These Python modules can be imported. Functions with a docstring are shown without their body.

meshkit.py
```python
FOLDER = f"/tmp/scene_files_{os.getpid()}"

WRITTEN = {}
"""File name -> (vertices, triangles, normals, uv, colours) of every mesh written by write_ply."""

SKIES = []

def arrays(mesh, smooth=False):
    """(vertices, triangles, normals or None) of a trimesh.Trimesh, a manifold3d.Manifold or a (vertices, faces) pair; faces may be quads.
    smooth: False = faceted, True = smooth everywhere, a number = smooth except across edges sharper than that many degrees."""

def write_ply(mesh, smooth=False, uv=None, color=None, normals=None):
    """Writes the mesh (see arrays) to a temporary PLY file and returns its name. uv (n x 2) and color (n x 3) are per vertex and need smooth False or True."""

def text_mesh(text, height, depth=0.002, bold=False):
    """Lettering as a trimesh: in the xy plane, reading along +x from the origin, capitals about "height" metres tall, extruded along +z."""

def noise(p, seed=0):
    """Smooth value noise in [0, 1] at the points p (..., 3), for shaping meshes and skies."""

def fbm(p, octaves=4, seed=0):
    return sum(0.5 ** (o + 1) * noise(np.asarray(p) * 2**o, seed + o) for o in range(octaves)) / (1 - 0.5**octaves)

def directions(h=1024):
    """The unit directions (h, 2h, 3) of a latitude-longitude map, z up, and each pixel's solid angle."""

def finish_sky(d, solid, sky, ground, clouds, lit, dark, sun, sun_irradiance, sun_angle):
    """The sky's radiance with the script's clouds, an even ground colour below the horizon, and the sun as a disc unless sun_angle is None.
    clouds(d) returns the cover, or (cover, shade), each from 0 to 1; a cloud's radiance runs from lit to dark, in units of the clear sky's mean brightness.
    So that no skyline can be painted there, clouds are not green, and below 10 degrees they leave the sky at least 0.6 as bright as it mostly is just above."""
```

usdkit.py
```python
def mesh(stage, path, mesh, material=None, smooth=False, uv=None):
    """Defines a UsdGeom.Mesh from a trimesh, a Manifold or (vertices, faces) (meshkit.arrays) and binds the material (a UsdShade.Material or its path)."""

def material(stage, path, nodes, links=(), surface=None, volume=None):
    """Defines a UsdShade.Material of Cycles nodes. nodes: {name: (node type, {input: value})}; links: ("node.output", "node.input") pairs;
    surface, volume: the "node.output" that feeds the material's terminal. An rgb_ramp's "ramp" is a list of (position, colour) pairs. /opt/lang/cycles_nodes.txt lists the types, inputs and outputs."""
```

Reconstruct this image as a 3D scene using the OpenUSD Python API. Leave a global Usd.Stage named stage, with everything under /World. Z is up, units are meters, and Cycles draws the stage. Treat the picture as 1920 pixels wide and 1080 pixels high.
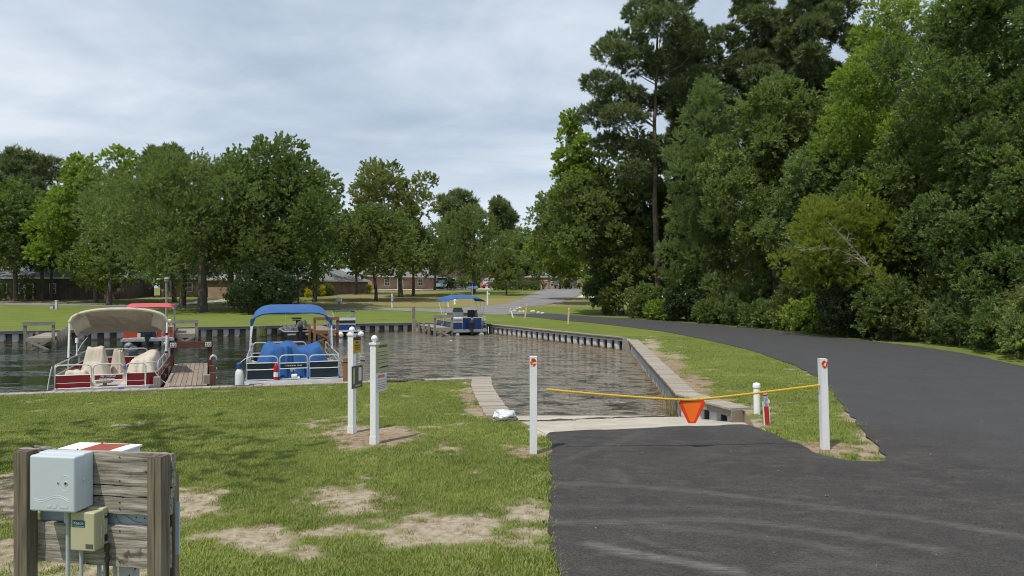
import math, random
import numpy as np, trimesh, shapely
from shapely.geometry import Polygon, LineString, Point
from scipy.spatial import Delaunay, ConvexHull
import usdkit, meshkit
from pxr import Usd, UsdGeom, UsdLux, UsdShade, Sdf, Gf, Vt

stage = Usd.Stage.CreateInMemory()
UsdGeom.SetStageUpAxis(stage, UsdGeom.Tokens.z)
UsdGeom.SetStageMetersPerUnit(stage, 1.0)
UsdGeom.Xform.Define(stage, '/World'); UsdGeom.Scope.Define(stage, '/World/Looks')
random.seed(4); RNG = np.random.default_rng(11)
PI = math.pi

# ------------------------------------------------------------------ camera, sky, sun, exposure
CAM_H, F = 2.6, 1400.0
cam = UsdGeom.Camera.Define(stage, '/World/camera')
cam.CreateHorizontalApertureAttr(36.0); cam.CreateFocalLengthAttr(36.0 * F / 1920); cam.CreateClippingRangeAttr(Gf.Vec2f(0.1, 3000))
cam.CreateExposureAttr(0.0)
cam.AddTranslateOp().Set(Gf.Vec3d(0, 0, CAM_H)); cam.AddRotateXOp().Set(90.0)
SUN = np.array([-0.30, -0.36, 0.93]); SUN /= np.linalg.norm(SUN)
SUN_EL, SUN_ROT = math.asin(SUN[2]), math.atan2(SUN[0], SUN[1])
SKY_STRENGTH, SUN_INT = 0.10, 1.05

def mat(name, nodes, links, surface):
    return usdkit.material(stage, '/World/Looks/' + name, nodes, links, surface=surface)

def build_sky():
    N = {
     'tc': ('texture_coordinate', {}), 'sep': ('separate_xyz', {}),
     'zc': ('math', {'math_type': 'maximum', 'value2': 0.0}), 'zz': ('math', {'math_type': 'add', 'value2': 0.30}),
     'dx': ('math', {'math_type': 'divide'}), 'dy': ('math', {'math_type': 'divide'}), 'cmb': ('combine_xyz', {}),
     'rot': ('mapping', {'rotation': (0, 0, 0.30), 'scale': (0.75, 1.25, 1.0), 'location': (0.4, 2.2, 0)}),
     'n1': ('noise_texture', {'scale': 0.8, 'detail': 6, 'roughness': 0.55, 'distortion': 0.6}),
     'n2': ('noise_texture', {'scale': 2.6, 'detail': 5, 'roughness': 0.6, 'distortion': 0.4}),
     'w1': ('math', {'math_type': 'multiply', 'value2': 0.72}), 'w2': ('math', {'math_type': 'multiply_add', 'value2': 0.28}),
     'cov': ('rgb_ramp', {'ramp': [(0.34, (.55,) * 3), (0.60, (.97,) * 3)]}),
     'tone': ('rgb_ramp', {'ramp': SKY_TONES}),
     'sky': ('sky_texture', {'sky_type': 'single_scattering', 'sun_disc': False, 'sun_elevation': SUN_EL, 'sun_rotation': SUN_ROT, 'aerosol_density': 1.5}),
     'mix': ('mix', {}), 'bg': ('background_shader', {'strength': SKY_STRENGTH})}
    L = [('tc.generated', 'sep.vector'), ('sep.z', 'zc.value1'), ('zc.value', 'zz.value1'), ('sep.x', 'dx.value1'), ('zz.value', 'dx.value2'), ('sep.y', 'dy.value1'), ('zz.value', 'dy.value2'),
     ('dx.value', 'cmb.x'), ('dy.value', 'cmb.y'), ('cmb.vector', 'rot.vector'), ('rot.vector', 'n1.vector'), ('rot.vector', 'n2.vector'), ('n1.fac', 'w1.value1'), ('n2.fac', 'w2.value1'), ('w1.value', 'w2.value3'),
     ('w2.value', 'cov.fac'), ('w2.value', 'tone.fac'), ('cov.color', 'mix.fac'), ('sky.color', 'mix.color1'), ('tone.color', 'mix.color2'), ('mix.color', 'bg.color')]
    m = mat('sky', N, L, 'bg.background')
    dome = UsdLux.DomeLight.Define(stage, '/World/sky')
    UsdShade.MaterialBindingAPI.Apply(dome.GetPrim()).Bind(m)
    dome.GetPrim().SetCustomDataByKey('kind', 'structure')
SKY_TONES = [(0.34, (4.7, 5.8, 7.4)), (0.5, (6.3, 7.25, 8.4)), (0.66, (8.4, 9.05, 9.8))]
build_sky()
sun = UsdLux.DistantLight.Define(stage, '/World/sun')
sun.CreateNormalizeAttr(True); sun.CreateIntensityAttr(SUN_INT); sun.CreateAngleAttr(0.53); sun.CreateColorAttr(Gf.Vec3f(1.0, 0.95, 0.87))
_m = Gf.Matrix4d(); _m.SetRotate(Gf.Rotation(Gf.Vec3d(0, 0, 1), Gf.Vec3d(*map(float, SUN)))); sun.AddTransformOp().Set(_m)

# ------------------------------------------------------------------ scene-graph helpers
USED = {}
def fresh(parent, name):
    k = parent + '/' + name; n = USED.get(k, -1) + 1; USED[k] = n
    return k if n == 0 else f'{k}_{n:03d}'
def cd(prim, **kw):
    for k, v in kw.items():
        if v: prim.SetCustomDataByKey(k, v)
def thing(name, label, cat, loc=(0, 0, 0), rot=0.0, group=None):
    p = fresh('/World', name); x = UsdGeom.Xform.Define(stage, p)
    x.AddTranslateOp().Set(Gf.Vec3d(*map(float, loc)))
    if rot: x.AddRotateZOp().Set(float(rot))
    cd(x.GetPrim(), label=label, category=cat, group=group); return p
def part(parent, name, mesh, m, smooth=False, label=None, kind=None):
    p = fresh(parent, name); o = usdkit.mesh(stage, p, mesh, m, smooth); cd(o.GetPrim(), label=label, kind=kind); return p
def solo(name, mesh, m, label=None, cat=None, group=None, kind=None, smooth=False):
    p = fresh('/World', name); o = usdkit.mesh(stage, p, mesh, m, smooth); cd(o.GetPrim(), label=label, category=cat, group=group, kind=kind); return p
def copy_of(src, label, loc, rot=0.0, scale=None):
    pr = stage.GetPrimAtPath(src); w = pr.GetCustomData(); nm = src.rsplit('/', 1)[1].rstrip('0123456789').rstrip('_')
    p = fresh('/World', nm); x = UsdGeom.Xform.Define(stage, p)
    x.GetPrim().GetReferences().AddInternalReference(Sdf.Path(src)); x.GetPrim().SetInstanceable(True)
    x.ClearXformOpOrder(); x.AddTranslateOp().Set(Gf.Vec3d(*map(float, loc))); x.AddRotateZOp().Set(float(rot))
    if scale: x.AddScaleOp().Set(Gf.Vec3f(*scale))
    cd(x.GetPrim(), label=label, category=w['category'], group=w.get('group')); return p
def prim(p): return stage.GetPrimAtPath(p)

# ------------------------------------------------------------------ geometry helpers: every shape is (vertices, triangles)
def cat(*ms):
    vs, fs, n = [], [], 0
    for v, f in ms:
        vs.append(np.asarray(v, float)); fs.append(np.asarray(f, int) + n); n += len(v)
    return np.vstack(vs), np.vstack(fs)
def hull(pts):
    pts = np.asarray(pts, float); h = ConvexHull(pts); c = pts[h.vertices].mean(0)
    idx = -np.ones(len(pts), int); idx[h.vertices] = np.arange(len(h.vertices)); v = pts[h.vertices]; f = idx[h.simplices]
    n = np.cross(v[f[:, 1]] - v[f[:, 0]], v[f[:, 2]] - v[f[:, 0]]); flip = np.einsum('ij,ij->i', n, v[f].mean(1) - c) < 0
    f[flip] = f[flip][:, ::-1]; return v, f
def _cb(c):
    P = []
    for sx in (-1, 1):
        for sy in (-1, 1):
            for sz in (-1, 1):
                P += [(sx, sy * 2, sz * 2), (sx * 2, sy, sz * 2), (sx * 2, sy * 2, sz)]
    return np.array(P, float)
_CBP = _cb(0); _CBF = None
def box(c, s, ch=0.004, rz=0.0):
    """Box at centre c with size s and chamfered edges."""
    global _CBF
    if _CBF is None:
        h = ConvexHull(_CBP); f = h.simplices.copy(); n = np.cross(_CBP[f[:, 1]] - _CBP[f[:, 0]], _CBP[f[:, 2]] - _CBP[f[:, 0]])
        fl = np.einsum('ij,ij->i', n, _CBP[f].mean(1)) < 0; f[fl] = f[fl][:, ::-1]; _CBF = f
    s = np.asarray(s, float) / 2; ch = min(ch, s.min() * 0.45)
    v = np.where(np.abs(_CBP) > 1.5, np.sign(_CBP) * s, np.sign(_CBP) * (s - ch))
    if rz: v = v @ np.array([[math.cos(rz), math.sin(rz), 0], [-math.sin(rz), math.cos(rz), 0], [0, 0, 1]])
    return v + np.asarray(c, float), _CBF
def rbox(c, s, r=0.02, n=2):
    """Rounded box: the hull of spheres at its corners."""
    s = np.asarray(s, float) / 2 - r; sp = trimesh.creation.icosphere(n - 1, r).vertices
    return hull(np.vstack([sp + np.array(c) + s * np.array(k) for k in np.ndindex(2, 2, 2) for k in [np.array(k) * 2 - 1]]))
def tube(pts, r, n=8, close=False, caps=True):
    """Swept tube along points; r a number or one radius per point."""
    P = np.asarray(pts, float); r = np.broadcast_to(np.asarray(r, float), (len(P),))
    T = np.gradient(P, axis=0) if not close else np.roll(P, -1, 0) - np.roll(P, 1, 0)
    T /= np.linalg.norm(T, axis=1, keepdims=True) + 1e-12
    up = np.array([0, 0, 1.0]) if abs(T[:, 2]).mean() < 0.8 else np.array([1.0, 0, 0])
    A = np.cross(T, up); A /= np.linalg.norm(A, axis=1, keepdims=True) + 1e-12; B = np.cross(A, T)
    a = np.arange(n) / n * 2 * PI
    V = (P[:, None] + r[:, None, None] * (np.cos(a)[None, :, None] * A[:, None] + np.sin(a)[None, :, None] * B[:, None])).reshape(-1, 3)
    f = []; m = len(P)
    for i in range(m if close else m - 1):
        j = (i + 1) % m
        for k in range(n):
            l = (k + 1) % n; f += [(i * n + k, i * n + l, j * n + l), (i * n + k, j * n + l, j * n + k)]
    f = np.array(f)[:, ::-1]
    if caps and not close:
        V = np.vstack([V, P[0], P[-1]]); c0, c1 = len(V) - 2, len(V) - 1
        f = np.vstack([f, [(c0, k, (k + 1) % n) for k in range(n)], [(c1, (m - 1) * n + (k + 1) % n, (m - 1) * n + k) for k in range(n)]])
    return V, f
def cyl(p0, p1, r0, r1=None, n=12): return tube([p0, p1], [r0, r0 if r1 is None else r1], n)
def lathe(c, prof, n=16):
    prof = np.asarray(prof, float); a = np.arange(n) / n * 2 * PI; m = len(prof)
    V = np.stack([prof[:, None, 0] * np.cos(a), prof[:, None, 0] * np.sin(a), np.repeat(prof[:, 1:2], n, 1)], -1).reshape(-1, 3) + np.asarray(c, float); f = []
    for i in range(m - 1):
        for k in range(n):
            l = (k + 1) % n; f += [(i * n + k, i * n + l, (i + 1) * n + l), (i * n + k, (i + 1) * n + l, (i + 1) * n + k)]
    return V, np.array(f)
def grid(P):
    """Quad grid of points (a, b, 3) as triangles."""
    a, b = P.shape[:2]; i = np.arange(a * b).reshape(a, b)
    q = np.stack([i[:-1, :-1], i[1:, :-1], i[1:, 1:], i[:-1, 1:]], -1).reshape(-1, 4)
    return P.reshape(-1, 3), np.vstack([q[:, [0, 1, 2]], q[:, [0, 2, 3]]])
def thick(m, t):
    """Gives a sheet a thickness t downwards along its normals."""
    v, f = m; tm = trimesh.Trimesh(v, f, process=False); n = tm.vertex_normals
    e = np.sort(f[:, [0, 1, 1, 2, 2, 0]].reshape(-1, 2), 1); ee = f[:, [0, 1, 1, 2, 2, 0]].reshape(-1, 2)
    u, inv, cnt = np.unique(e, axis=0, return_inverse=True, return_counts=True); b = ee[cnt[inv.ravel()] == 1]; k = len(v)
    side = np.vstack([np.stack([b[:, 1], b[:, 0], b[:, 0] + k], 1), np.stack([b[:, 1], b[:, 0] + k, b[:, 1] + k], 1)])
    return np.vstack([v, v - n * t]), np.vstack([f, f[:, ::-1] + k, side])
def prism(poly, z0, z1):
    t = trimesh.creation.extrude_polygon(poly if isinstance(poly, Polygon) else Polygon(poly), z1 - z0, engine='earcut'); return np.array(t.vertices) + [0, 0, z0], np.array(t.faces)
def xz(m):
    """Stands a shape drawn in the xy plane upright: y becomes z, its extrusion runs to -y (towards a viewer in front)."""
    v, f = m; return np.stack([v[:, 0], -v[:, 2], v[:, 1]], 1), np.asarray(f)
def move(m, d=(0, 0, 0), rz=0.0, rx=0.0, ry=0.0, s=1.0):
    v, f = m; v = np.asarray(v, float) * s
    for ang, (i, j) in ((rx, (1, 2)), (ry, (2, 0)), (rz, (0, 1))):
        if ang:
            c, sn = math.cos(ang), math.sin(ang); w = v.copy(); w[:, i] = c * v[:, i] - sn * v[:, j]; w[:, j] = sn * v[:, i] + c * v[:, j]; v = w
    return v + np.asarray(d, float), f
def text(s, h, depth=0.003, bold=False):
    t = meshkit.text_mesh(s, h, depth, bold); v = np.array(t.vertices); v[:, 0] -= (v[:, 0].min() + v[:, 0].max()) / 2; return v, np.array(t.faces)
def arc(cx, cz, rx, rz, a0, a1, n, y=0.0):
    a = np.linspace(a0, a1, n); return np.stack([cx + rx * np.cos(a), np.full(n, y), cz + rz * np.sin(a)], 1)
def fbm2(x, y, s=1.0, seed=0, o=4): return meshkit.fbm(np.stack([np.asarray(x) * s, np.asarray(y) * s, np.zeros_like(x)], -1), o, seed)
def sstep(a, b, x): t = np.clip((x - a) / (b - a), 0, 1); return t * t * (3 - 2 * t)

# ------------------------------------------------------------------ terrain: flat by the water, rising slowly beyond the street
def terr(X, Y):
    Y = np.asarray(Y, float); t = (np.minimum(Y, 400) - 78) / 6
    z = 0.036 * 6 * np.where(t > 30, t, np.log1p(np.exp(np.minimum(t, 30))))
    return np.where(z > 2.0, 2.0 + 0.62 * (1 - np.exp(-(np.maximum(z, 2.0) - 2.0) / 0.62)), z)
def gp(x, y, z=None):
    """Where the sight line through a point of the photograph meets the ground (or the level z)."""
    if z is not None: d = (CAM_H - z) * F / (y - 540)
    else:
        ds = np.linspace(4, 420, 4000); g = CAM_H - (y - 540) * ds / F - terr(0, ds); k = np.argmax(g < 0) if (g < 0).any() else len(ds) - 1; d = ds[k]
        if y > 600: d = CAM_H * F / (y - 540)
    return np.array([(x - 960) * d / F, d])
def at(x, y, d): return np.array([(x - 960) * d / F, d, CAM_H - (y - 540) * d / F])

# ------------------------------------------------------------------ materials
def stuff(name, c1, c2=None, scale=6.0, rough=0.6, stretch=(1, 1, 1), bump=0.0, bscale=None, metal=0.0, rnd=0.0, detail=5, spec=0.5, world=False, spots=None, coat=0.0, lo=0.35, hi=0.65, bdist=0.01, sheen=0.0):
    c2 = c2 or tuple(x * 0.75 for x in c1)
    N = {'tc': ('texture_coordinate', {}) if not world else ('geometry', {}), 'map': ('mapping', {'scale': stretch}),
         'n': ('noise_texture', {'scale': scale, 'detail': detail, 'roughness': 0.6}),
         'r': ('rgb_ramp', {'ramp': [(lo, c1), (hi, c2)]}),
         'p': ('principled_bsdf', {'roughness': rough, 'metallic': metal, 'specular_ior_level': spec, 'coat_weight': coat, 'sheen_weight': sheen})}
    L = [(('tc.position' if world else 'tc.object'), 'map.vector'), ('map.vector', 'n.vector'), ('n.fac', 'r.fac')]; out = 'r.color'
    if spots:
        N['sn'] = ('noise_texture', {'scale': spots[1], 'detail': 6, 'roughness': 0.65}); N['sr'] = ('rgb_ramp', {'ramp': [(spots[2], (0, 0, 0)), (spots[2] + 0.1, (1, 1, 1))]}); N['sm'] = ('mix', {'color2': spots[0]})
        L += [('tc.position' if world else 'tc.object', 'sn.vector'), ('sn.fac', 'sr.fac'), ('sr.color', 'sm.fac'), (out, 'sm.color1')]; out = 'sm.color'
    if rnd:
        N['oi'] = ('object_info', {}); N['mr'] = ('map_range', {'to_min': 1 - rnd, 'to_max': 1 + rnd}); N['h'] = ('hsv', {})
        L += [('oi.random', 'mr.value'), ('mr.result', 'h.value'), (out, 'h.color')]; out = 'h.color'
    L.append((out, 'p.base_color'))
    if bump:
        N['bn'] = ('noise_texture', {'scale': bscale or scale * 3, 'detail': 5, 'roughness': 0.65}); N['b'] = ('bump', {'strength': bump, 'distance': bdist})
        L += [('map.vector', 'bn.vector'), ('bn.fac', 'b.height'), ('b.normal', 'p.normal')]
    return mat(name, N, L, 'p.BSDF')
def wood(name, axis, c1, c2, rnd=0.15, rough=0.85, bump=0.6, world=False):
    st = {'x': (1.6, 38, 38), 'y': (38, 1.6, 38), 'z': (38, 38, 1.6)}[axis]
    return stuff(name, c1, c2, 1.6, rough, st, bump, 2.2, rnd=rnd, detail=7, spec=0.2, world=world, lo=0.3, hi=0.7, bdist=0.006)
GR1, GR2 = (0.33, 0.30, 0.25), (0.17, 0.15, 0.12)
M_gx, M_gy, M_gz = (wood('grey_wood_' + a, a, GR1, GR2) for a in 'xyz')
M_px, M_py = (wood('plank_wood_' + a, a, (0.36, 0.325, 0.27), (0.235, 0.205, 0.165), 0.12) for a in 'xy')
M_bx, M_by, M_bz = (wood('brown_wood_' + a, a, (0.15, 0.068, 0.045), (0.085, 0.04, 0.028)) for a in 'xyz')
M_ox, M_oy, M_oz = (wood('orange_wood_' + a, a, (0.30, 0.16, 0.08), (0.2, 0.10, 0.05)) for a in 'xyz')
M_dkx, M_dky = (wood('dock_plank_' + a, a, (0.36, 0.29, 0.23), (0.15, 0.115, 0.09), 0.22) for a in 'xy')
M_white = stuff('white_paint', (0.78, 0.78, 0.77), (0.66, 0.66, 0.64), 3.0, 0.45, bump=0.05)
M_whitep = stuff('weathered_white_paint', (0.74, 0.75, 0.76), (0.60, 0.60, 0.58), 2.5, 0.55, (1, 1, .3), bump=0.15, bscale=14, spots=((0.30, 0.24, 0.18), 9.0, 0.69))
M_alu = stuff('aluminium', (0.62, 0.63, 0.64), (0.5, 0.51, 0.52), 8, 0.32, metal=0.85)
M_rail = stuff('anodised_rail', (0.60, 0.61, 0.60), (0.52, 0.53, 0.52), 8, 0.35, metal=0.55)
M_black = stuff('black_plastic', (0.016, 0.016, 0.018), (0.025, 0.025, 0.027), 8, 0.4)
M_soil = stuff('bare_soil', (0.34, 0.27, 0.19), (0.24, 0.18, 0.12), 2.5, 0.95, bump=0.4, world=True, spec=0.1)

# leaves: tone from clumps in space and from each sprig, part of the light comes through
def leafmat(name, dark, light, trans=0.30, scale=0.45, rough=0.5, rnd=0.35):
    N = {'g': ('geometry', {}), 'n': ('noise_texture', {'scale': scale, 'detail': 3}), 'n2': ('noise_texture', {'scale': scale * 7, 'detail': 2}), 'oi': ('object_info', {}),
         'a': ('math', {'math_type': 'multiply', 'value2': 0.55}), 'b': ('math', {'math_type': 'multiply_add', 'value2': 0.25}), 'c': ('math', {'math_type': 'multiply_add', 'value2': rnd * 0.6}),
         'r': ('rgb_ramp', {'ramp': [(0.28, dark), (0.75, light)]}), 'p': ('principled_bsdf', {'roughness': rough, 'specular_ior_level': 0.35}), 't': ('translucent_bsdf', {}),
         'tm': ('mix', {'mix_type': 'multiply', 'fac': 1.0, 'color2': (1.5, 1.7, 0.7)}), 'm': ('mix_closure', {'fac': trans})}
    L = [('g.position', 'n.vector'), ('g.position', 'n2.vector'), ('n.fac', 'a.value1'), ('n2.fac', 'b.value1'), ('a.value', 'b.value3'), ('oi.random', 'c.value1'), ('b.value', 'c.value3'), ('c.value', 'r.fac'),
         ('r.color', 'p.base_color'), ('r.color', 'tm.color1'), ('tm.color', 't.color'), ('p.BSDF', 'm.closure1'), ('t.BSDF', 'm.closure2')]
    return mat(name, N, L, 'm.closure')
L_oak = leafmat('oak_leaf', (0.084, 0.118, 0.038), (0.215, 0.262, 0.086), .36)
L_dark = leafmat('dark_leaf', (0.060, 0.094, 0.029), (0.172, 0.222, 0.066), .36)
L_gum = leafmat('sweetgum_leaf', (0.120, 0.178, 0.032), (0.285, 0.350, 0.070), .40)
L_pine = leafmat('pine_needle', (0.066, 0.094, 0.042), (0.170, 0.204, 0.080), 0.2)
L_olive = leafmat('olive_leaf', (0.098, 0.114, 0.034), (0.220, 0.238, 0.072), .36)
L_yellow = leafmat('yellow_green_leaf', (0.125, 0.158, 0.022), (0.255, 0.295, 0.05), .40)
L_cedar = leafmat('feathery_leaf', (0.084, 0.122, 0.046), (0.205, 0.258, 0.094), .36)
L_mag = leafmat('glossy_leaf', (0.024, 0.042, 0.016), (0.065, 0.092, 0.032), 0.12, rough=0.22)
L_bloom = leafmat('yellow_blossom', (0.40, 0.36, 0.02), (0.65, 0.55, 0.03))
M_bark = stuff('bark', (0.16, 0.135, 0.11), (0.075, 0.062, 0.05), 3.0, 0.95, (3, 3, 0.5), 0.8, 6, spec=0.1, world=True, bdist=0.03)
M_pbark = stuff('pine_bark', (0.19, 0.145, 0.115), (0.10, 0.075, 0.06), 3.0, 0.95, (3, 3, 0.7), 0.8, 6, spec=0.1, world=True, bdist=0.03)
M_pale = stuff('pale_twig', (0.42, 0.38, 0.31), (0.28, 0.25, 0.2), 6, 0.9, world=True)

# ================================================================== THE SETTING
def edge(pxs, jit=0.0, seed=0, closed=False):
    P = np.array([gp(*p) for p in pxs])
    return P
def smooth_line(P, step=0.3):
    """Catmull-Rom through the points, resampled."""
    P = np.asarray(P, float); Q = [P[0]]
    for i in range(len(P) - 1):
        p0, p1, p2, p3 = P[max(i - 1, 0)], P[i], P[i + 1], P[min(i + 2, len(P) - 1)]
        n = max(1, int(np.linalg.norm(p2 - p1) / step)); t = (np.arange(n) + 1)[:, None] / n
        a = 0.5 * (2 * p1 + (p2 - p0) * t + (2 * p0 - 5 * p1 + 4 * p2 - p3) * t**2 + (3 * p1 - p0 - 3 * p2 + p3) * t**3); Q.append(a)
    return np.vstack([np.atleast_2d(q) for q in Q])
WATER_Z = -0.65
# bulkhead lines (the water edge of each cap)
NEAR = np.array([(-24, 14.9), (-12.3, 18.25), (-1.02, 21.45)])
LEFTW = np.array([(-0.62, 21.6), (-0.48, 19.0), (0.02, 15.04)])
RIGHTW = np.array([gp(1370, 769.5), gp(1322, 756.5), gp(1267, 741), gp(1246, 717), gp(1212, 679), gp(1177, 638.5)])
CORNER = np.array([5.75, 38.4])
FARR = np.array([CORNER, (2.0, 45.9), (-1.85, 53.4)])
FAR = np.array([(-1.85, 53.4), (-7.35, 55.6), (-11.2, 54.2), (-16.9, 50.6), (-20.9, 49.2), (-27.3, 45.6), (-31.2, 44.2), (-62, 31.5)])
RAMP_L, RAMP_R = 0.02, 4.75
basin = Polygon([(-62, 3.5), (-24, 14.75), (-12.3, 18.08), (-1.2, 21.25), (-0.95, 21.2), (-0.80, 19.0), (-0.28, 15.1), (0.10, 14.6), (0.6, 13.2), (4.5, 13.85), (4.85, 15.5)]
    + [tuple(p + [0.3, 0]) for p in RIGHTW] + [(6.0, 38.5)] + [tuple(p) for p in (FARR[1] + [.2, .1], FAR[0] + [0.1, .2])] + [tuple(p + [-.08, .2]) for p in FAR[1:]])
road_left = np.vstack([[(0.40, -6), (0.40, 6.74)], edge([(1034, 1000), (1028, 950), (1031, 900), (1030, 850), (1029, 825)])])
apron_top = np.array([gp(1030, 813), gp(1400, 797.5)])
tip = edge([(1400, 798), (1418, 803), (1452, 816), (1497, 837), (1545, 856), (1590, 866), (1640, 870), (1658, 866), (1655, 856), (1624, 816), (1583, 765), (1556, 730), (1528, 706), (1470, 679), (1384, 651.5), (1246, 622.5), (1120, 607), (1064, 602), (970, 592), (948, 589.8)])
far_r = edge([(1000, 588.0), (1032, 588.5), (1120, 594.8), (1212, 600), (1384, 614), (1556, 632.7), (1700, 648), (1820, 666), (1920, 688)])
road_poly = Polygon(np.vstack([smooth_line(road_left, 0.15), apron_top, smooth_line(tip, 0.2), smooth_line(np.vstack([far_r, [(16.9, 20), (16.2, 13), (15, 6), (13.6, -6)]]), 0.4)])).buffer(0)
street_l = edge([(945, 590.5), (920, 590.3), (820, 585.6), (720, 582), (561, 578), (240, 575), (0, 572), (-400, 568)])
street_u = edge([(-400, 562.5), (0, 567.5), (240, 570.5), (561, 576), (720, 577.8), (820, 579), (900, 575), (950, 570), (975, 561), (1000, 550), (1018, 542.8)])
street_r = edge([(1088, 543), (1085, 553), (1060, 565), (1030, 571), (990, 575.5), (957, 582), (985, 586.5), (1010, 588.6)])
street_poly = Polygon(np.vstack([street_l, street_u, [(9.5, 155), (15, 175), (26, 175), (19.5, 152)], street_r])).buffer(0)
drive_poly = Polygon(edge([(316, 574.5), (321, 570.3), (415, 562), (470, 558), (475, 561), (415, 566.5)])).buffer(0)
pad_poly = Polygon(edge([(1080, 559), (1090, 554), (1180, 551), (1190, 556)])).buffer(0)
front_walk = Polygon(edge([(695, 544.6), (720, 542.4), (925, 541.2), (925, 543.2), (815, 543.8)])).buffer(0)

PATCH = [  # bare sandy ground: centre and half-size in the photograph, strength
    (440, 1004, 165, 24, 1.35), (640, 1000, 130, 13, 1.1), (880, 1000, 190, 28, 1.4), (1000, 962, 48, 30, 1.4), (655, 938, 62, 22, 1.15), (610, 914, 36, 12, 1.0), (350, 942, 62, 26, 1.25), (425, 968, 26, 8, .9), (735, 1020, 120, 12, .8), (590, 1040, 40, 10, .8),
    (695, 823, 92, 22, 1.7), (985, 853, 58, 13, 1.35), (1005, 880, 26, 40, .8), (1548, 838, 78, 13, 1.35), (1625, 825, 22, 48, 1.0), (1600, 775, 22, 40, .9), (1655, 868, 26, 14, 1.0),
    (880, 742, 16, 40, 1.3), (916, 776, 34, 14, 1.5), (1222, 664, 16, 30, 1.7), (1258, 692, 22, 28, 1.7), (1298, 726, 32, 24, 1.6), (1370, 765, 60, 18, 1.3), (1400, 795, 40, 10, 1.1), (1440, 770, 40, 18, .65),
    (20, 930, 80, 40, 1.2), (10, 1030, 70, 60, 1.1), (120, 1050, 120, 50, .9), (225, 799, 40, 6, .8), (1530, 700, 26, 9, .6), (740, 1078, 30, 9, .6), (1010, 1020, 30, 20, .7)]
def soil(X, Y):
    X, Y = np.asarray(X, float), np.asarray(Y, float); y = 540 + CAM_H * F / np.maximum(Y, 4.5); x = 960 + X * F / np.maximum(Y, 4.5)
    n = fbm2(X, Y, 1.9, 5, 5) * 0.5 + fbm2(X, Y, 6.0, 9, 4) * 0.5; s = np.zeros_like(X)
    for cx, cy, rx, ry, k in PATCH: s = np.maximum(s, k * np.exp(-(((x - cx) / rx) ** 2 + ((y - cy) / ry) ** 2) * 0.9))
    s = s + (n - 0.5) * 3.6
    return np.where(Y < 45, sstep(0.36, 1.0, s), 0.0)
def dry(X, Y):
    n = fbm2(X, Y, 0.05, 3, 4); return np.where(Y > 88, sstep(0.36, 0.62, n + 0.16 * np.exp(-((X + 14) / 22) ** 2 - ((Y - 98) / 9) ** 2)), 0.0)
def inside(poly, P):
    shapely.prepare(poly); return shapely.contains_xy(poly, P[:, 0], P[:, 1])
def dens(ring, step):
    return np.array([LineString(ring).interpolate(d).coords[0] for d in np.arange(0, LineString(ring).length, step)])
def lattice(x0, x1, y0, y1, s, seed):
    r = np.random.default_rng(seed); gx, gy = np.meshgrid(np.arange(x0, x1, s), np.arange(y0, y1, s)); return np.stack([gx, gy], -1).reshape(-1, 2) + r.uniform(-.3, .3, (gx.size, 2)) * s
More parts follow.
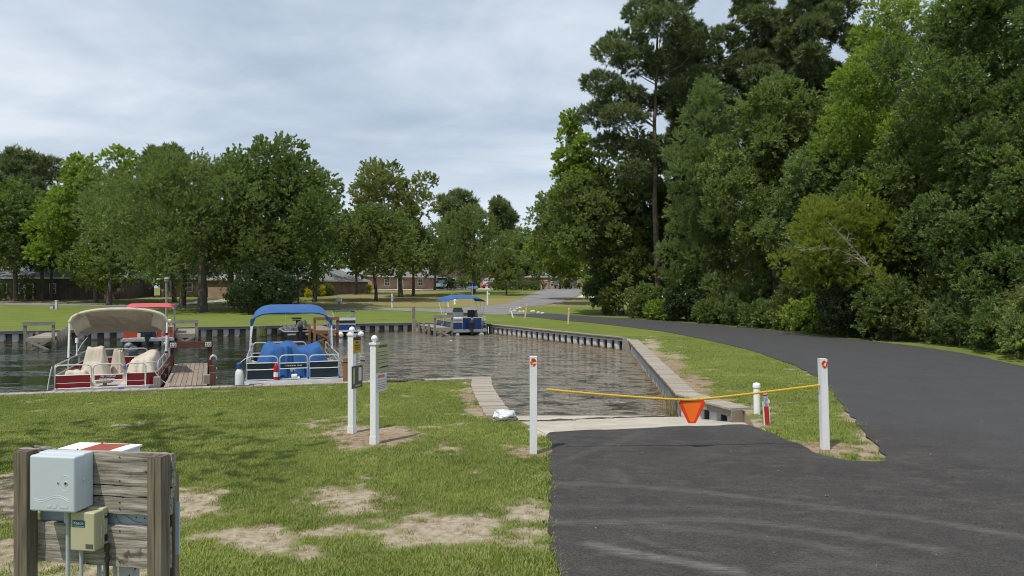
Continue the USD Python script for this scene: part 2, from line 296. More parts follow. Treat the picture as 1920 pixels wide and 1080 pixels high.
def sheet(poly, pts, dz, step=0.25, zf=terr, lip=0.0):
    """A ground-hugging sheet over a polygon, its outline kept."""
    rings = [r for g in getattr(poly, 'geoms', [poly]) for r in [g.exterior, *g.interiors]]
    B = np.vstack([dens(r.coords, step) for r in rings]); pts = pts[inside(poly.buffer(-step * 0.35), pts)] if len(pts) else pts
    P = np.vstack([B, pts]); T = Delaunay(P).simplices; T = T[inside(poly, P[T].mean(1))]
    a = P[T]; cr = (a[:, 1, 0] - a[:, 0, 0]) * (a[:, 2, 1] - a[:, 0, 1]) - (a[:, 1, 1] - a[:, 0, 1]) * (a[:, 2, 0] - a[:, 0, 0]); T = T[np.abs(cr) > 1e-7]; cr = cr[np.abs(cr) > 1e-7]; T[cr < 0] = T[cr < 0][:, ::-1]
    return np.column_stack([P, zf(P[:, 0], P[:, 1]) + dz]), T
def attr(path, name, val):
    UsdGeom.PrimvarsAPI(prim(path)).CreatePrimvar(name, Sdf.ValueTypeNames.FloatArray, 'vertex').Set(Vt.FloatArray.FromNumpy(np.asarray(val, np.float32)))

# ---- ground
all_roads = shapely.union_all([road_poly, street_poly])
def ground_z(X, Y):
    P = np.stack([X, Y], 1); n = (fbm2(X, Y, 0.9, 21, 4) - 0.5) * 0.05
    near = (np.abs(X) < 40) & (Y < 75); n = np.where(near & ~inside(road_poly.buffer(0.5), P) & ~inside(basin.buffer(1.0), P), n, 0.0); return terr(X, Y) + n
outer = Polygon([(-300, -60), (300, -60), (300, 430), (-300, 430)])
land = outer.difference(basin)
gpts = np.vstack([lattice(-13, 8, 5.6, 21, 0.10, 1), lattice(-2, 14, 21, 40, 0.35, 2), lattice(-75, 40, -8, 130, 1.1, 3), lattice(-295, 295, -55, 425, 7, 4)])
gm = sheet(land, gpts, 0.0, 0.3, ground_z)
gpath = solo('ground', gm, None, kind='structure', smooth=True)
gx, gy = gm[0][:, 0], gm[0][:, 1]; attr(gpath, 'soil', soil(gx, gy)); attr(gpath, 'dry', dry(gx, gy)); attr(gpath, 'mulch', np.max([np.exp(-((gx - q[0]) / a) ** 2 - ((gy - q[1]) / b) ** 2) for q, a, b in [(gp(695, 823), 1.1, .8), (gp(990, 853), .7, .5), (gp(1548, 838), .8, .5), (gp(888, 750), .5, 1.8), (gp(1258, 692), 1.2, 8.0)]], axis=0))
def ground_mat():
    N = {'g': ('geometry', {}), 'sa': ('attribute', {'attribute': 'soil'}), 'da': ('attribute', {'attribute': 'dry'}),
         'n1': ('noise_texture', {'scale': 0.35, 'detail': 5, 'roughness': 0.6}), 'n2': ('noise_texture', {'scale': 9.0, 'detail': 6, 'roughness': 0.7}), 'n3': ('noise_texture', {'scale': 55.0, 'detail': 4, 'roughness': 0.7}),
         'w': ('math', {'math_type': 'multiply', 'value2': 0.42}), 'w2': ('math', {'math_type': 'multiply_add', 'value2': 0.58}),
         'r': ('rgb_ramp', {'ramp': [(0.30, (0.075, 0.105, 0.022)), (0.5, (0.125, 0.160, 0.032)), (0.72, (0.185, 0.205, 0.050))]}),
         'dm': ('mix', {'color2': (0.22, 0.18, 0.085)}), 'dw': ('math', {'math_type': 'multiply', 'value2': 0.85}),
         'sr': ('rgb_ramp', {'ramp': [(0.35, (0.22, 0.17, 0.115)), (0.55, (0.36, 0.305, 0.225)), (0.75, (0.46, 0.40, 0.31))]}), 'smx': ('mix', {}), 'ma': ('attribute', {'attribute': 'mulch'}), 'mr': ('rgb_ramp', {'ramp': [(0.35, (0.15, 0.105, 0.07)), (0.6, (0.30, 0.22, 0.15)), (0.75, (0.40, 0.32, 0.22))]}), 'mm': ('mix', {}),
         'b': ('bump', {'strength': 0.7, 'distance': 0.03}), 'p': ('principled_bsdf', {'roughness': 0.95, 'specular_ior_level': 0.12})}
    L = [('g.position', 'n1.vector'), ('g.position', 'n2.vector'), ('g.position', 'n3.vector'), ('n1.fac', 'w.value1'), ('n2.fac', 'w2.value1'), ('w.value', 'w2.value3'), ('w2.value', 'r.fac'),
         ('da.fac', 'dw.value1'), ('dw.value', 'dm.fac'), ('r.color', 'dm.color1'), ('n2.fac', 'sr.fac'), ('sa.fac', 'smx.fac'), ('dm.color', 'smx.color1'), ('n2.fac', 'mr.fac'), ('ma.fac', 'mm.fac'), ('sr.color', 'mm.color1'), ('mr.color', 'mm.color2'), ('mm.color', 'smx.color2'),
         ('smx.color', 'p.base_color'), ('n3.fac', 'b.height'), ('b.normal', 'p.normal')]
    return mat('lawn', N, L, 'p.BSDF')
UsdShade.MaterialBindingAPI.Apply(prim(gpath)).Bind(ground_mat())

# ---- asphalt road and slip apron
rp = np.array(road_poly.exterior.coords)
rpoly = Polygon([(x + 0.22 * (fbm2(np.array([x]), np.array([y]), 3.4, 31)[0] - .5), y + 0.22 * (fbm2(np.array([x]), np.array([y]), 3.4, 32)[0] - .5)) for x, y in dens(rp, 0.12)]).buffer(0)
if rpoly.geom_type != 'Polygon': rpoly = max(rpoly.geoms, key=lambda g: g.area)
rm = sheet(rpoly, np.vstack([lattice(0, 11, 6.3, 14.5, 0.07, 5), lattice(-2, 20, -6, 80, 0.8, 6)]), 0.03, 0.12)
rim = [r for r in [rpoly.exterior]]
rb = dens(rpoly.exterior.coords, 0.12); k = len(rb); rbz = np.column_stack([rb, terr(rb[:, 0], rb[:, 1])])
skirt = (np.vstack([rbz + [0, 0, 0.03], rbz + [0, 0, -0.05]]), np.array([q for i in range(k) for q in ((i, (i + 1) % k, (i + 1) % k + k), (i, (i + 1) % k + k, i + k))]))
rm = cat(rm, skirt); rpath = solo('road', rm, None, kind='structure')
SCUFF = [([(1040, 910), (1180, 915), (1320, 927), (1500, 950), (1700, 975), (1920, 1012)], .10, .55), ([(1040, 985), (1180, 983), (1300, 978), (1420, 985), (1560, 1003), (1750, 1035)], .10, .55), ([(1220, 990), (1350, 1003), (1480, 1018), (1600, 1045)], .10, .4),
         ([(1112, 1026), (1180, 1043), (1260, 1056), (1380, 1078)], .10, 1.25), ([(1180, 1010), (1240, 1030), (1330, 1050)], .06, .5), ([(1040, 955), (1200, 955), (1400, 960)], .10, .25), ([(1150, 885), (1170, 905), (1160, 900)], .12, .4), ([(1050, 870), (1160, 830), (1200, 815)], .10, .3), ([(1480, 1070), (1560, 1060), (1700, 1075)], .10, .35)]
def scuff(X, Y):
    s = np.zeros(len(X)); near = (Y < 15) & (X < 12) & (Y > 5.5); P = np.stack([X[near], Y[near]], 1)
    for pts, w, k in SCUFF:
        d = shapely.distance(LineString(smooth_line(edge(pts), .2)), shapely.points(P)); s[near] = np.maximum(s[near], k * np.exp(-(d / w) ** 4))
    return s
attr(rpath, 'scuff', scuff(rm[0][:, 0], rm[0][:, 1])); attr(rpath, 'apron', sstep(9.5, 6.0, rm[0][:, 0] - 0.0) * sstep(14.6, 13.0, rm[0][:, 1]))
def asphalt_mat():
    N = {'g': ('geometry', {}), 'sc': ('attribute', {'attribute': 'scuff'}), 'ap': ('attribute', {'attribute': 'apron'}), 'mp': ('mapping', {'scale': (0.8, 1.5, 1), 'rotation': (0, 0, 0.4)}), 'mp2': ('mapping', {'scale': (3, 40, 1), 'rotation': (0, 0, 0.25)}),
         'n1': ('noise_texture', {'scale': 1.1, 'detail': 6, 'roughness': 0.65}), 'n2': ('noise_texture', {'scale': 42, 'detail': 5, 'roughness': 0.8}), 'n3': ('noise_texture', {'scale': 1.0, 'detail': 5, 'roughness': 0.7}), 'n4': ('noise_texture', {'scale': 3.0, 'detail': 6, 'roughness': 0.72}),
         'base': ('rgb_ramp', {'ramp': [(0.3, (0.040, 0.040, 0.042)), (0.7, (0.052, 0.051, 0.053))]}), 'bap': ('rgb_ramp', {'ramp': [(0.3, (0.029, 0.0265, 0.0255)), (0.75, (0.050, 0.0465, 0.044))]}), 'm0': ('mix', {}),
         'gr': ('rgb_ramp', {'ramp': [(0.36, (0.45,) * 3), (0.64, (1.65,) * 3)]}), 'm1': ('mix', {'mix_type': 'multiply', 'fac': 1.0}),
         'dr': ('rgb_ramp', {'ramp': [(0.5, (0, 0, 0)), (0.82, (0.42,) * 3)]}), 'm2': ('mix', {'color2': (0.13, 0.12, 0.105)}), 'dm': ('mix', {'mix_type': 'multiply', 'fac': 1.0}),
         'sr': ('rgb_ramp', {'ramp': [(0.36, (0.02,) * 3), (0.66, (0.42,) * 3)]}), 'sm': ('math', {'math_type': 'multiply', 'use_clamp': True}), 'm3': ('mix', {'color2': (0.26, 0.245, 0.22)}),
         'b': ('bump', {'strength': 0.5, 'distance': 0.006}), 'p': ('principled_bsdf', {'roughness': 0.86, 'specular_ior_level': 0.3})}
    L = [('g.position', 'mp.vector'), ('g.position', 'mp2.vector'), ('g.position', 'n1.vector'), ('g.position', 'n2.vector'), ('mp2.vector', 'n3.vector'), ('mp.vector', 'n4.vector'), ('n1.fac', 'base.fac'), ('n1.fac', 'bap.fac'), ('ap.fac', 'm0.fac'), ('base.color', 'm0.color1'), ('bap.color', 'm0.color2'),
         ('n2.fac', 'gr.fac'), ('m0.color', 'm1.color1'), ('gr.color', 'm1.color2'), ('n4.fac', 'dr.fac'), ('dr.color', 'dm.color1'), ('ap.color', 'dm.color2'), ('dm.color', 'm2.fac'), ('m1.color', 'm2.color1'), ('n3.fac', 'sr.fac'), ('sr.color', 'sm.value1'), ('sc.fac', 'sm.value2'), ('sm.value', 'm3.fac'), ('m2.color', 'm3.color1'), ('m3.color', 'p.base_color'),
         ('n2.fac', 'b.height'), ('b.normal', 'p.normal')]
    return mat('asphalt', N, L, 'p.BSDF')
UsdShade.MaterialBindingAPI.Apply(prim(rpath)).Bind(asphalt_mat())
M_oldasph = stuff('old_asphalt', (0.21, 0.205, 0.20), (0.155, 0.15, 0.148), 0.5, 0.92, bump=0.3, bscale=60, world=True, spec=0.2)
M_conc = stuff('concrete', (0.46, 0.425, 0.36), (0.34, 0.31, 0.255), 1.4, 0.9, bump=0.3, bscale=40, world=True, spec=0.2, spots=((0.2, 0.165, 0.11), 2.2, 0.6))
M_drive = stuff('pale_concrete', (0.50, 0.48, 0.44), (0.42, 0.40, 0.37), 0.6, 0.9, world=True, spec=0.2)
solo('street', sheet(street_poly, lattice(-130, 30, 70, 175, 1.5, 7), 0.022, 0.5), M_oldasph, kind='structure')
solo('driveway', sheet(drive_poly, np.zeros((0, 2)), 0.05, 0.5), M_drive, kind='structure')
solo('driveway', sheet(pad_poly, np.zeros((0, 2)), 0.05, 0.5), M_drive, kind='structure')
solo('pavement', sheet(front_walk, np.zeros((0, 2)), 0.05, 0.5), M_drive, kind='structure')

# ---- boat ramp, water and the soil below the ramp's sides
def ramp_z(X, Y): return np.where(Y > 13.75, -0.125 * (Y - 13.75), 0.0)
rampP = Polygon([(0.35, 12.9), (0.25, 14.2), (-0.4, 15.3), (-0.4, 24), (5.6, 24), (5.3, 16.2), (4.75, 14.3), (4.55, 13.2)])
solo('boat_ramp', sheet(rampP, lattice(-1, 6, 12, 25, 0.4, 8), 0.008, 0.3, ramp_z), M_conc, kind='structure')
sk = np.array([(-0.40, 15.3), (-0.28, 15.1), (0.10, 14.6), (0.6, 13.2)]); sk2 = np.array([(4.5, 13.85), (4.85, 15.5), (5.0, 16.1)])
def wall_strip(L2, z0, z1):
    L2 = smooth_line(L2, .15); n = len(L2); V = np.vstack([np.column_stack([L2, np.full(n, z0)]), np.column_stack([L2, np.full(n, z1)])]); return V, np.array([q for i in range(n - 1) for q in ((i, i + 1, n + i + 1), (i, n + i + 1, n + i))])
solo('soil_bank', cat(wall_strip(sk, 0.02, -1.2), wall_strip(sk2, 0.02, -1.2)), M_soil, kind='structure')
wx, wy = np.meshgrid(np.linspace(-65, 8, 60), np.linspace(2, 58, 50), indexing='ij')
wpoly = basin.buffer(0.12); wm = sheet(wpoly, lattice(-64, 8, 3, 57, 1.0, 9), WATER_Z, 0.6, lambda X, Y: np.zeros_like(X))
def water_mat():
    N = {'g': ('geometry', {}), 'sp': ('separate_xyz', {}), 'm1': ('mapping', {'scale': (1.1, 1.4, 1), 'rotation': (0, 0, 0.12)}), 'm2': ('mapping', {'scale': (2.0, 2.4, 1), 'rotation': (0, 0, -0.2)}),
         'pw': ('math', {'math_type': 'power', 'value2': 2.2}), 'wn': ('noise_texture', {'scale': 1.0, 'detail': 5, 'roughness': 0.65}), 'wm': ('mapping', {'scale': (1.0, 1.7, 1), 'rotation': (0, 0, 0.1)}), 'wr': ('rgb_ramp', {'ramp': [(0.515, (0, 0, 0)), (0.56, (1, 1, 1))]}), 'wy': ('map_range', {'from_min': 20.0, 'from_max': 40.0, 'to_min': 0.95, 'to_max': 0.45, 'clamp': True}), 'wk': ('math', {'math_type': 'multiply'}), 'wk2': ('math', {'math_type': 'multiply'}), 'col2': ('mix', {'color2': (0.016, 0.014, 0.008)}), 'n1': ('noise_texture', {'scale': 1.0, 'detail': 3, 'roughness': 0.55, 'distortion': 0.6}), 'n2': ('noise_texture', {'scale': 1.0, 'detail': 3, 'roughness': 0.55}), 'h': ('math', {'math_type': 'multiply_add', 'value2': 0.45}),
         'big': ('noise_texture', {'scale': 0.22, 'detail': 3}), 'wx': ('map_range', {'from_min': -10.5, 'from_max': -5.0, 'to_min': 0.0, 'to_max': 1.0, 'clamp': True}), 'bm': ('math', {'math_type': 'multiply_add', 'value2': 6.0}), 'bo': ('math', {'math_type': 'add', 'value2': -3.0}),
         'skm': ('mapping', {'scale': (0.16, 0.75, 1), 'rotation': (0, 0, 0.1)}), 'skn': ('noise_texture', {'scale': 1.0, 'detail': 3}), 'skr': ('rgb_ramp', {'ramp': [(0.50, (0.0,) * 3), (0.60, (0.42,) * 3)]}), 'ska': ('math', {'math_type': 'maximum'}), 'st': ('map_range', {'from_min': 0.0, 'from_max': 1.0, 'to_min': 0.035, 'to_max': 1.0, 'clamp': True}), 'b': ('bump', {'distance': 0.8}),
         'col': ('mix', {'color1': (0.014, 0.018, 0.009), 'color2': (0.185, 0.165, 0.125)}), 'p': ('principled_bsdf', {'roughness': 0.06, 'ior': 1.33, 'specular_ior_level': 0.5})}
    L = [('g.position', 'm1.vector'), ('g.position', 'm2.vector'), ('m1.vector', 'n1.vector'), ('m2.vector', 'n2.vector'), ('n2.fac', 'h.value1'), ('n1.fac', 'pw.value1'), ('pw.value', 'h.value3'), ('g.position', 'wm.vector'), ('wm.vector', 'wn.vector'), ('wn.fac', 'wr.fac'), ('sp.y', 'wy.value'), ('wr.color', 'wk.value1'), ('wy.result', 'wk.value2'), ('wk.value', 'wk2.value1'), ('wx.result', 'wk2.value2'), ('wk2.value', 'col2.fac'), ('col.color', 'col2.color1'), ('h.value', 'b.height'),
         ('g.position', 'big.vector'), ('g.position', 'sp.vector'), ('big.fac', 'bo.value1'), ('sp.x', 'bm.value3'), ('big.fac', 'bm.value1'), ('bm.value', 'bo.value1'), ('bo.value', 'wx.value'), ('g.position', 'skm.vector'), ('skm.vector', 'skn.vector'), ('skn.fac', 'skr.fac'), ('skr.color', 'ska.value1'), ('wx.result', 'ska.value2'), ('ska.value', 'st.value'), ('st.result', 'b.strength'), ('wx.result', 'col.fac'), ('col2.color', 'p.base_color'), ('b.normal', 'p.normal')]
    L = [l for l in L if l != ('big.fac', 'bo.value1')]
    return mat('pond_water', N, L, 'p.BSDF')
solo('water', wm, water_mat(), kind='structure')

# ---- bulkheads: vinyl sheet piling, a wale, and a cap of planks
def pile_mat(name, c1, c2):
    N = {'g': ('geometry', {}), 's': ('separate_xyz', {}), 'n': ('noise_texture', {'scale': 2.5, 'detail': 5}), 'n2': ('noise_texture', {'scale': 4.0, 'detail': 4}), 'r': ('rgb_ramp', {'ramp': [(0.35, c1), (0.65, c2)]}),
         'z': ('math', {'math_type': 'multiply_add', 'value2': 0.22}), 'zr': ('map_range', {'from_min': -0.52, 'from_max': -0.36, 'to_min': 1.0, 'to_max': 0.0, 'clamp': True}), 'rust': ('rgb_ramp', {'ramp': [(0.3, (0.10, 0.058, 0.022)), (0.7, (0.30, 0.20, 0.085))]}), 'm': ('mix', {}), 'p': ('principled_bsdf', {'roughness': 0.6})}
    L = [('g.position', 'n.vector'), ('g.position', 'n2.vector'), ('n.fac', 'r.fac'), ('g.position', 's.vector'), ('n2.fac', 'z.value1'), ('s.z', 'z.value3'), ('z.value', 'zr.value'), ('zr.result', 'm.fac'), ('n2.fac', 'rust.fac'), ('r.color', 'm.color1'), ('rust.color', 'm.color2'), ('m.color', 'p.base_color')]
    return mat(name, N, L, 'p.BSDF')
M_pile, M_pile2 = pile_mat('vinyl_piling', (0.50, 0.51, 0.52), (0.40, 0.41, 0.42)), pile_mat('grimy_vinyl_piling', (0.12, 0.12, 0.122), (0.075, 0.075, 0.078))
def along(P):
    P = np.asarray(P, float); d = np.r_[0, np.cumsum(np.linalg.norm(np.diff(P, axis=0), axis=1))]
    def f(s):
        i = min(max(np.searchsorted(d, s, 'right') - 1, 0), len(P) - 2); t = (s - d[i]) / (d[i + 1] - d[i]); return P[i] + t * (P[i + 1] - P[i]), (P[i + 1] - P[i]) / (d[i + 1] - d[i])
    return f, d[-1], d
def bulkhead(label, line, side, cap_w, plank, wood_across, wood_along, piles=True, period=0.7, s0=0.0, s1=None, group=None, top=0.045, ends=(True, True)):
    """side +1: land lies to the left of the line's direction; the line is the water edge of the cap."""
    t = thing('bulkhead', label, 'bulkhead', (0, 0, 0), group=group); f, Ltot, d = along(line); s1 = Ltot if s1 is None else s1; r = np.random.default_rng(int(abs(line[0][0]) * 97) + 3)
    nrm = lambda T: np.array([-T[1], T[0]]) * side
    if plank < 1:                                                       # short planks laid across the wall
        s = s0
        while s < s1 - 0.05:
            w = plank; p, T = f(min(s + w / 2, Ltot - .001)); n = nrm(T); over = r.uniform(-0.015, 0.015); a = math.atan2(T[1], T[0]) + r.normal(0, 0.006)
            c = p + n * (cap_w / 2 + over); part(t, 'cap_plank', box((c[0], c[1], top - 0.02 + r.normal(0, 0.003)), (w - r.uniform(.008, .018), cap_w, 0.04), 0.004, a), wood_across); s += w
    else:
        for i in range(len(line) - 1):                                  # long boards, butted
            A, B = np.asarray(line[i], float), np.asarray(line[i + 1], float); Ls = np.linalg.norm(B - A); T = (B - A) / Ls; n = nrm(T); k = max(1, round(Ls / plank)); a = math.atan2(T[1], T[0])
            for j in range(k):
                c = A + T * Ls * (j + .5) / k + n * cap_w / 2; part(t, 'cap_plank', box((c[0], c[1], top - 0.025 + r.normal(0, .004)), (Ls / k - 0.012, cap_w, 0.05), 0.006, a + r.normal(0, .002)), wood_along)
    for i in range(len(line) - 1):                                      # wale below the cap
        A, B = np.asarray(line[i], float), np.asarray(line[i + 1], float); Ls = np.linalg.norm(B - A); T = (B - A) / Ls; n = nrm(T); c = (A + B) / 2 + n * 0.09
        part(t, 'wale', box((c[0], c[1], top - 0.125), (Ls - 0.02, 0.07, 0.15), 0.006, math.atan2(T[1], T[0])), wood_along)
    if not ends[0]: p, T = f(0.001); n = nrm(T); c = p + n * cap_w / 2 - T * .012; part(t, 'end_board', box((c[0], c[1], top - .19), (.035, cap_w - .02, .30), .006, math.atan2(T[1], T[0])), wood_along)
    if piles:
        s = 0.0; zb, zt = -1.3, top - 0.055
        while s < Ltot - 0.4:
            w = min(period, Ltot - s); pts = [(0, .22), (.06, .14), (w * .52 - .02, .14), (w * .52 + .04, .34), (w - .02, .34), (w + .001, .22)]; Q = []
            for du, dn in pts: p, T = f(min(s + du, Ltot - 1e-4)); p = p if s + du <= Ltot else p; Q.append(p + nrm(T) * dn)
            def strip(q): q = np.array(q); n = len(q); V = np.vstack([np.column_stack([q, np.full(n, zb)]), np.column_stack([q, np.full(n, zt)])]); return V, np.array([g for i in range(n - 1) for g in ((i, i + 1, n + i + 1), (i, n + i + 1, n + i))])
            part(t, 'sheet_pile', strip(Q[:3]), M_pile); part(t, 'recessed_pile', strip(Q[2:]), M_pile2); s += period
    for p in [q for q, e in zip((line[0], line[-1]), ends) if e]:
        part(t, 'corner_post', box((p[0] + .06 * nrm(f(.1)[1])[0], p[1] + .06 * nrm(f(.1)[1])[1], -.62), (.2, .2, 1.28), .015), wood_along)
    return t
bulkhead('low plank-capped bulkhead along the near lawn where the red and blue boats tie up', NEAR, -1, 0.36, 0.21, M_py, M_px, piles=False)
bulkhead('short bleached boardwalk-topped bulkhead left of the boat ramp', LEFTW, -1, 0.55, 0.20, M_px, M_gy, True, ends=(True, False))
bulkhead('long boardwalk-topped bulkhead curving along the right side of the pond beside the road', RIGHTW, -1, 0.52, 0.20, M_px, M_gy, True, ends=(False, True))
bulkhead('pale corrugated bulkhead running diagonally from the boardwalk bend to the far corner', FARR, -1, 0.36, 2.4, M_gx, M_gx, True)
bulkhead('far corrugated bulkhead below the far lawn behind the docks', FAR, -1, 0.30, 2.6, M_gx, M_gx, True)

# ================================================================== GRASS
def blades(n, r, h, w, seed, lean=0.5):
    g = np.random.default_rng(seed); V, Fc = [], []
    for i in range(n):
        a, q = g.uniform(0, 2 * PI), r * math.sqrt(g.uniform()); x, y = q * math.cos(a), q * math.sin(a); b = g.uniform(0, 2 * PI); L = h * g.uniform(.5, 1.15); l = lean * g.uniform(.2, 1.3)
        dx, dy = math.cos(b), math.sin(b); px_, py_ = -dy * w / 2, dx * w / 2; k = len(V)
        V += [(x - px_, y - py_, -0.01), (x + px_, y + py_, -0.01), (x + dx * l * L * .45 + px_ * .7, y + dy * l * L * .45 + py_ * .7, L * .6), (x + dx * l * L * .45 - px_ * .7, y + dy * l * L * .45 - py_ * .7, L * .6), (x + dx * l * L, y + dy * l * L, L)]
        Fc += [(k, k + 1, k + 2), (k, k + 2, k + 3), (k + 3, k + 2, k + 4)]
    return np.array(V), np.array(Fc)
def instancer(path, protos, m, pos, quat, scale, idx):
    pi = UsdGeom.PointInstancer.Define(stage, path); rel = pi.CreatePrototypesRel()
    for i, p in enumerate(protos):
        q = f'{path}/sprig' + (f'_{i:03d}' if i else ''); usdkit.mesh(stage, q, p, m); rel.AddTarget(q)
    pi.CreateProtoIndicesAttr(Vt.IntArray.FromNumpy(np.asarray(idx, np.int32))); pi.CreatePositionsAttr(Vt.Vec3fArray.FromNumpy(np.asarray(pos, np.float32)))
    h = np.asarray(quat, np.float32); pi.CreateOrientationsAttr(Vt.QuathArray([Gf.Quath(float(a), float(b), float(c), float(d)) for a, b, c, d in h]))
    s = np.asarray(scale, np.float32); s = np.repeat(s[:, None], 3, 1) if s.ndim == 1 else s; pi.CreateScalesAttr(Vt.Vec3fArray.FromNumpy(np.ascontiguousarray(s))); return pi.GetPrim()
L_grass = leafmat('grass_blade', (0.105, 0.146, 0.028), (0.320, 0.345, 0.095), 0.25, 0.5, 0.6, 0.25)
L_straw = leafmat('dry_grass_blade', (0.20, 0.16, 0.07), (0.36, 0.30, 0.16), 0.15, 0.5, 0.7, 0.3)
def grass(name, P, sc, protos, m, label, seed):
    r = np.random.default_rng(seed); a = r.uniform(0, 2 * PI, len(P)) / 2; q = np.stack([np.cos(a), 0 * a, 0 * a, np.sin(a)], 1); z = ground_z(P[:, 0], P[:, 1])
    p = instancer(fresh('/World', name), protos, m, np.column_stack([P, z]), q, sc, r.integers(0, len(protos), len(P))); cd(p, kind='stuff', label=label, category='grass')
def lawn_points(x0, x1, y0, y1, step, seed):
    P = lattice(x0, x1, y0, y1, step, seed); vis = (np.abs(P[:, 0]) < 0.72 * P[:, 1] + 0.8); P = P[vis]
    return P[~inside(all_roads.buffer(0.02), P) & ~inside(basin.buffer(0.12), P)]
TUFT = [blades(26, .10, .038, .009, s, 1.1) for s in range(4)]
TUFT_S = [blades(14, .16, .036, .016, s + 9, .8) for s in range(3)]
P = np.vstack([lawn_points(-13.5, 8, 5.8, 13.0, 0.075, 40), lawn_points(-15.5, 9, 13.0, 22, 0.11, 41)])
sl = soil(P[:, 0], P[:, 1]); rr = np.random.default_rng(3).uniform(size=len(P)); keep = rr > sl ** .55 * 1.02; gs = (0.65 + 0.75 * fbm2(P[:, 0], P[:, 1], 1.2, 8)) * (1 - .45 * sl)
nearE = ~inside(road_poly.buffer(0.16), P); gs = gs * np.where(nearE, 1, 1.35)
grass('grass', P[keep], gs[keep], TUFT, L_grass, 'short mown grass of the near lawn with bare sandy patches', 5)
P2 = lawn_points(-6, 12, 22, 40, 0.22, 42); P2 = P2[P2[:, 0] > 4]; s2 = soil(P2[:, 0], P2[:, 1]) < .4
grass('grass', P2[s2], np.full(s2.sum(), 1.1), TUFT_S, L_grass, 'mown grass of the verge between the boardwalk and the road', 6)
P3 = P[np.random.default_rng(8).uniform(size=len(P)) < .07 + .38 * np.clip(sl * 4, 0, 1) * (sl < .8)]
grass('dry_grass', P3, np.random.default_rng(2).uniform(.5, .9, len(P3)), TUFT[:2], L_straw, 'straw coloured dead grass round the bare patches', 7)

# ================================================================== TREES
def leaf_sprig(n, seed, L=.34, wd=.19, spread=.75, droop=0.2):
    g = np.random.default_rng(seed); V, Fc = [], []
    for i in range(n):
        t = g.uniform(.05, 1.0); a = g.uniform(0, 2 * PI); e = g.uniform(.25, 1.2) * spread; d = np.array([math.cos(a) * math.sin(e), math.sin(a) * math.sin(e), math.cos(e) - droop * g.uniform(0, 1.5)]); d /= np.linalg.norm(d)
        s = np.cross(d, g.normal(size=3)); s /= np.linalg.norm(s); nn = np.cross(s, d); b = np.array([0, 0, t * .75]) + d * .05; l = L * g.uniform(.7, 1.2); w = wd * g.uniform(.8, 1.2); k = len(V)
        V += [b, b + d * l * .5 + s * w * .5 + nn * w * .18, b + d * l, b + d * l * .5 - s * w * .5 + nn * w * .18]; Fc += [(k, k + 1, k + 2), (k, k + 2, k + 3)]
    return np.array(V), np.array(Fc)
def needle_tuft(seed, n=22):
    g = np.random.default_rng(seed); V, Fc = [], []
    for i in range(n):
        a = g.uniform(0, 2 * PI); e = abs(g.normal(.0, .8)); d = np.array([math.cos(a) * math.sin(e), math.sin(a) * math.sin(e), math.cos(e)]); s = np.cross(d, g.normal(size=3)); s /= np.linalg.norm(s); b = np.array([0, 0, g.uniform(0, .3)]); l = g.uniform(.45, .75); k = len(V)
        V += [b - s * .02, b + s * .02, b + d * l * .6 + s * .035, b + d * l * .6 - s * .035, b + d * l]; Fc += [(k, k + 1, k + 2), (k, k + 2, k + 3), (k + 3, k + 2, k + 4)]
    return np.array(V), np.array(Fc)
SPRIG = {'broad': [leaf_sprig(15, s) for s in range(4)], 'small': [leaf_sprig(24, s + 20, .22, .12) for s in range(4)], 'star': [leaf_sprig(12, s + 40, .36, .27) for s in range(4)],
         'needle': [needle_tuft(s) for s in range(4)], 'feather': [leaf_sprig(22, s + 60, .34, .075, .6) for s in range(4)], 'droop': [leaf_sprig(16, s + 80, .34, .15, .9, .7) for s in range(4)]}
def quat_to(D, g):
    """Rotations that take +z to the directions D, with a random turn about it."""
    D = D / np.linalg.norm(D, axis=1, keepdims=True); w = 1 + D[:, 2]; q = np.stack([w, -D[:, 1], D[:, 0], 0 * w], 1); q[w < 1e-4] = [0, 1, 0, 0]; q /= np.linalg.norm(q, axis=1, keepdims=True)
    a = g.uniform(0, 2 * PI, len(D)) / 2; c, s = np.cos(a), np.sin(a); return np.stack([q[:, 0] * c - q[:, 3] * s, q[:, 1] * c + q[:, 2] * s, q[:, 2] * c - q[:, 1] * s, q[:, 3] * c + q[:, 0] * s], 1)
SHAPES = {'dome': [(0, .55), (.2, .92), (.45, 1), (.7, .82), (.9, .5), (1, .2)], 'ovate': [(0, .6), (.2, .95), (.4, 1), (.65, .75), (.85, .42), (1, .1)], 'column': [(0, .75), (.3, 1), (.7, .9), (.9, .6), (1, .25)],
          'vase': [(0, .3), (.3, .7), (.6, 1), (.85, .85), (1, .45)], 'pine': [(0, .55), (.25, .95), (.5, 1), (.75, .8), (1, .35)], 'cone': [(0, 1), (.3, .85), (.6, .55), (.85, .28), (1, .06)]}
def lobes_for(shape, zlo, zhi, r, n, g, lr=(.24, .40), flat=.8, fill=.55):
    prof = np.array(SHAPES[shape]); out = []
    for i in range(n):
        t = (i + g.uniform(.1, .9)) / n; R = np.interp(t, prof[:, 0], prof[:, 1]) * r; a = i * 2.399 + g.uniform(-.5, .5); l = r * g.uniform(*lr) * (0.6 + .4 * np.interp(t, prof[:, 0], prof[:, 1])); d = max(0, R * 1.12 - l * .6) * (g.uniform(.6, 1.1) if g.uniform() < .75 else g.uniform(0, .6))
        out.append((d * math.cos(a), d * math.sin(a), zlo + (zhi - zlo) * t, l, flat))
    for i in range(max(2, int(n * fill * .3))):
        t = g.uniform(.15, .8); out.append((g.normal(0, r * .15), g.normal(0, r * .15), zlo + (zhi - zlo) * t, r * g.uniform(.3, .45) * np.interp(t, prof[:, 0], prof[:, 1]), flat))
    return np.array(out)
